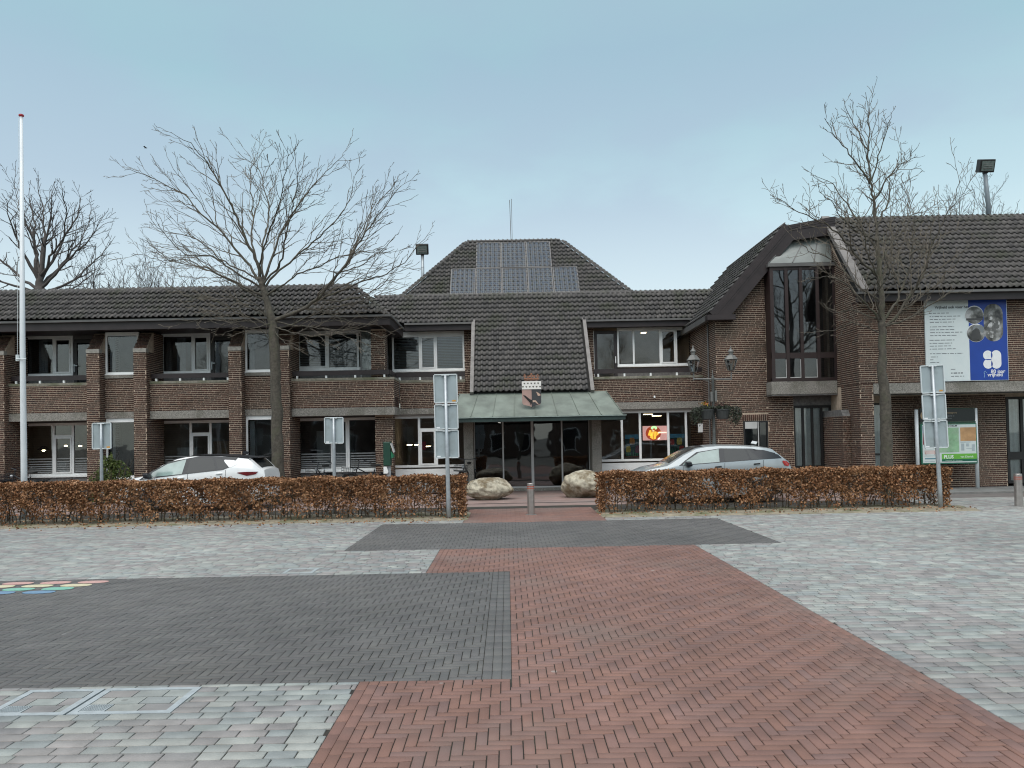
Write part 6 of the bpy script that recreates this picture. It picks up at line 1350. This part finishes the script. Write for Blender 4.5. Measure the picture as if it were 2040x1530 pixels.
# ================================================================== BICYCLES
def bike():
    t = thing('bicycle', 'x', 'bicycle', (0, 0, 0), 'bicycles parked along the wall'); R = .335
    for x in (0, 1.08):
        w = MB(); pts = [(x+R*math.cos(2*math.pi*k/24), 0, R+R*math.sin(2*math.pi*k/24)) for k in range(25)]; w.tube(pts, .021, 6, cap=False)
        o = w.build('wheel', M['rubber'], t); s = MB()
        for k in range(14): a = 2*math.pi*k/14; s.tube([(x, .0, R), (x+R*math.cos(a), 0, R+R*math.sin(a))], .0025, 3)
        s.build('spokes', M['steel'], o); MB().tube([(x+(R+.04)*math.cos(a), 0, R+(R+.04)*math.sin(a)) for a in [R_(10+16*k) for k in range(11)]], .022, 4).build('mudguard', M['carblack'], t)
    f = MB(); bb = (.62, 0, .30); hd1, hd2 = (.14, 0, .62), (.20, 0, .86); st = (.72, 0, .80)
    f.tube([hd1, bb], .019, 8).tube([hd2, (.68, 0, .60)], .016, 8).tube([bb, st], .017, 8).tube([bb, (1.08, 0, R)], .012, 6).tube([(.70, 0, .66), (1.08, 0, R)], .010, 6).tube([hd2, hd1, (.02, 0, R)], .017, 8)
    f.build('frame', M['carblack'], t); MB().tube([(.22, 0, .84), (.26, 0, 1.04)], .013, 8).tube([(.55, -.29, 1.03), (.40, -.30, 1.09), (.27, -.18, 1.06), (.25, 0, 1.05), (.27, .18, 1.06), (.40, .30, 1.09), (.55, .29, 1.03)], .012, 8).build('handlebar', M['carblack'], t)
    MB().prism([(.60, -.03), (.66, -.05), (.80, -.10), (.88, -.10), (.90, 0), (.88, .10), (.80, .10), (.66, .05), (.60, .03)], 'z', .90, .96).build('saddle', M['rubber'], t, bevel=.015); MB().tube([st, (.75, 0, .92)], .013, 8).build('seat_post', M['steel'], t)
    MB().box(.88, 1.28, -.07, .07, .70, .725).tube([(1.1, .06, .71), (1.08, .05, R)], .007, 4).tube([(1.1, -.06, .71), (1.08, -.05, R)], .007, 4).build('luggage_rack', M['carblack'], t)
    MB().tube([(bb[0], -.10, .30), (bb[0], .10, .30)], .014, 6).lathe([(.10, -.004), (.10, .004)], 18, (.62, -.05, .30)).build('crank', M['steel'], t); MB().lathe([(.035, 0), (.045, .05), (.03, .07)], 10, (.13, 0, .80)).build('headlamp', M['steel'], t); return t
B0 = bike(); kick = []
for k, (u, Y, rz, label) in enumerate(((622, 24.55, 80, 'bicycle facing the square with a basket, by the white window frame'), (697, 24.7, 25, 'black bicycle with swept handlebars near the brick pier'), (916, 25.0, 75, 'black bicycle squeezed beside the entrance pillar'), (18, 24.2, -8, 'black bicycle with a front carrier behind the flagpole'))):
    b = B0 if k == 0 else copy_tree(B0)
    b['label'] = label; b.location = (at(u, 930, Y).x, Y, 0); b.rotation_euler = (R_(4), 0, R_(rz)); WO[b.name] = Vector((0, 0, 0)); b.scale = (1.1,)*3
    if k in (0, 3):
        m = MB(); x0, x1 = (-.22, .10) if k == 0 else (-.35, .12)
        for z in (.72, .80, .88): m.tube([(x0, -.17, z), (x1, -.17, z), (x1, .17, z), (x0, .17, z), (x0, -.17, z)], .006, 4)
        for i in range(6):
            for y in (-.17, .17): m.tube([(x0+(x1-x0)*i/5, y, .71), (x0+(x1-x0)*i/5, y, .89)], .004, 4)
        m.box(x0, x1, -.17, .17, .70, .712).build('basket', M['carblack'], b)
# a bird high above the spreading tree
bp_ = at(290, 295, 40); t = thing('bird', 'tiny dark bird flying in the sky over the left roof', 'bird', bp_)
MB().tube([bp_+Vector((-.08, 0, 0)), bp_+Vector((-.04, 0, .015)), bp_+Vector((.03, 0, .015)), bp_+Vector((.1, 0, .0))], [.005, .025, .028, .005], 8).build('body', M['black'], t)
for s_ in (-1, 1): MB().add([tuple(bp_+Vector(q)) for q in ((-.03, s_*.02, .02), (.035, s_*.02, .02), (.01, s_*.12, .06), (-.05, s_*.17, .03), (-.03, s_*.02, .028), (.035, s_*.02, .028), (.01, s_*.12, .066), (-.05, s_*.17, .036))], [(0,1,2,3),(7,6,5,4),(0,4,5,1),(1,5,6,2),(2,6,7,3),(3,7,4,0)]).build('wing', M['black'], t)

# ================================================================== ACROSS THE SQUARE: houses and trees the windows mirror
M['farbrick'] = pmat('far_house_brick', (.11,.075,.06), .9, .25, 3); M['farwin'] = pmat('far_house_glass', (.02,.022,.025), .1, .1); M['farroof'] = pmat('far_house_roof', (.06,.055,.055), .85, .2, 3)
def far_house(x0, x1, y, h, hr, label):
    t = thing('house', label, 'house', ((x0+x1)/2, y, 0), 'houses across the square')
    MB().box(x0, x1, y-9, y, 0, h).build('wall', M['farbrick'], t)
    MB().prism([(y-9.4, h-.1), (y+.4, h-.1), (y-4.5, hr)], 'x', x0-.3, x1+.3).build('roof', M['farroof'], t)
    n = int((x1-x0)/2.4)
    for i in range(n):
        x = x0+(x1-x0)*(i+.5)/n
        for z0, z1 in ((.5, 2.5), (3.6, 5.1)):
            w = MB().box(x-.75, x+.75, y, y+.04, z0, z1).build('window', M['white'], t); MB().box(x-.65, x+.65, y+.041, y+.05, z0+.1, z1-.1).build('pane', M['farwin'], w)
far_house(-34, -15, -27, 5.8, 9.2, 'long brick house across the square, mirrored in the windows of the left wing')
far_house(-13, 3, -30, 6.0, 10.0, 'brick house across the square, mirrored in the entrance glass')
far_house(5, 24, -26, 5.8, 9.0, 'brick house across the square, mirrored in the bay window')
for src, x, y, rz, sc, lb in ((TREE1, -13, -9, 1.2, 1.0, 'bare tree across the square, mirrored in the upper windows on the left'), (TREE2, 9.5, -7, 2.0, 1.05, 'bare tree across the square, mirrored in the glazed bay'), (TREE1, 1, -14, 3.6, 1.1, 'bare tree across the square, mirrored above the entrance'), (TREE2, -24, -12, .6, 1.2, 'bare tree across the square, mirrored in the windows behind the flagpole')):
    c = copy_tree(src); c.location = (x, y, 0); c.rotation_euler = (0, 0, rz); c.scale = (sc,)*3; c['label'] = lb; c['group'] = 'bare trees across the square'
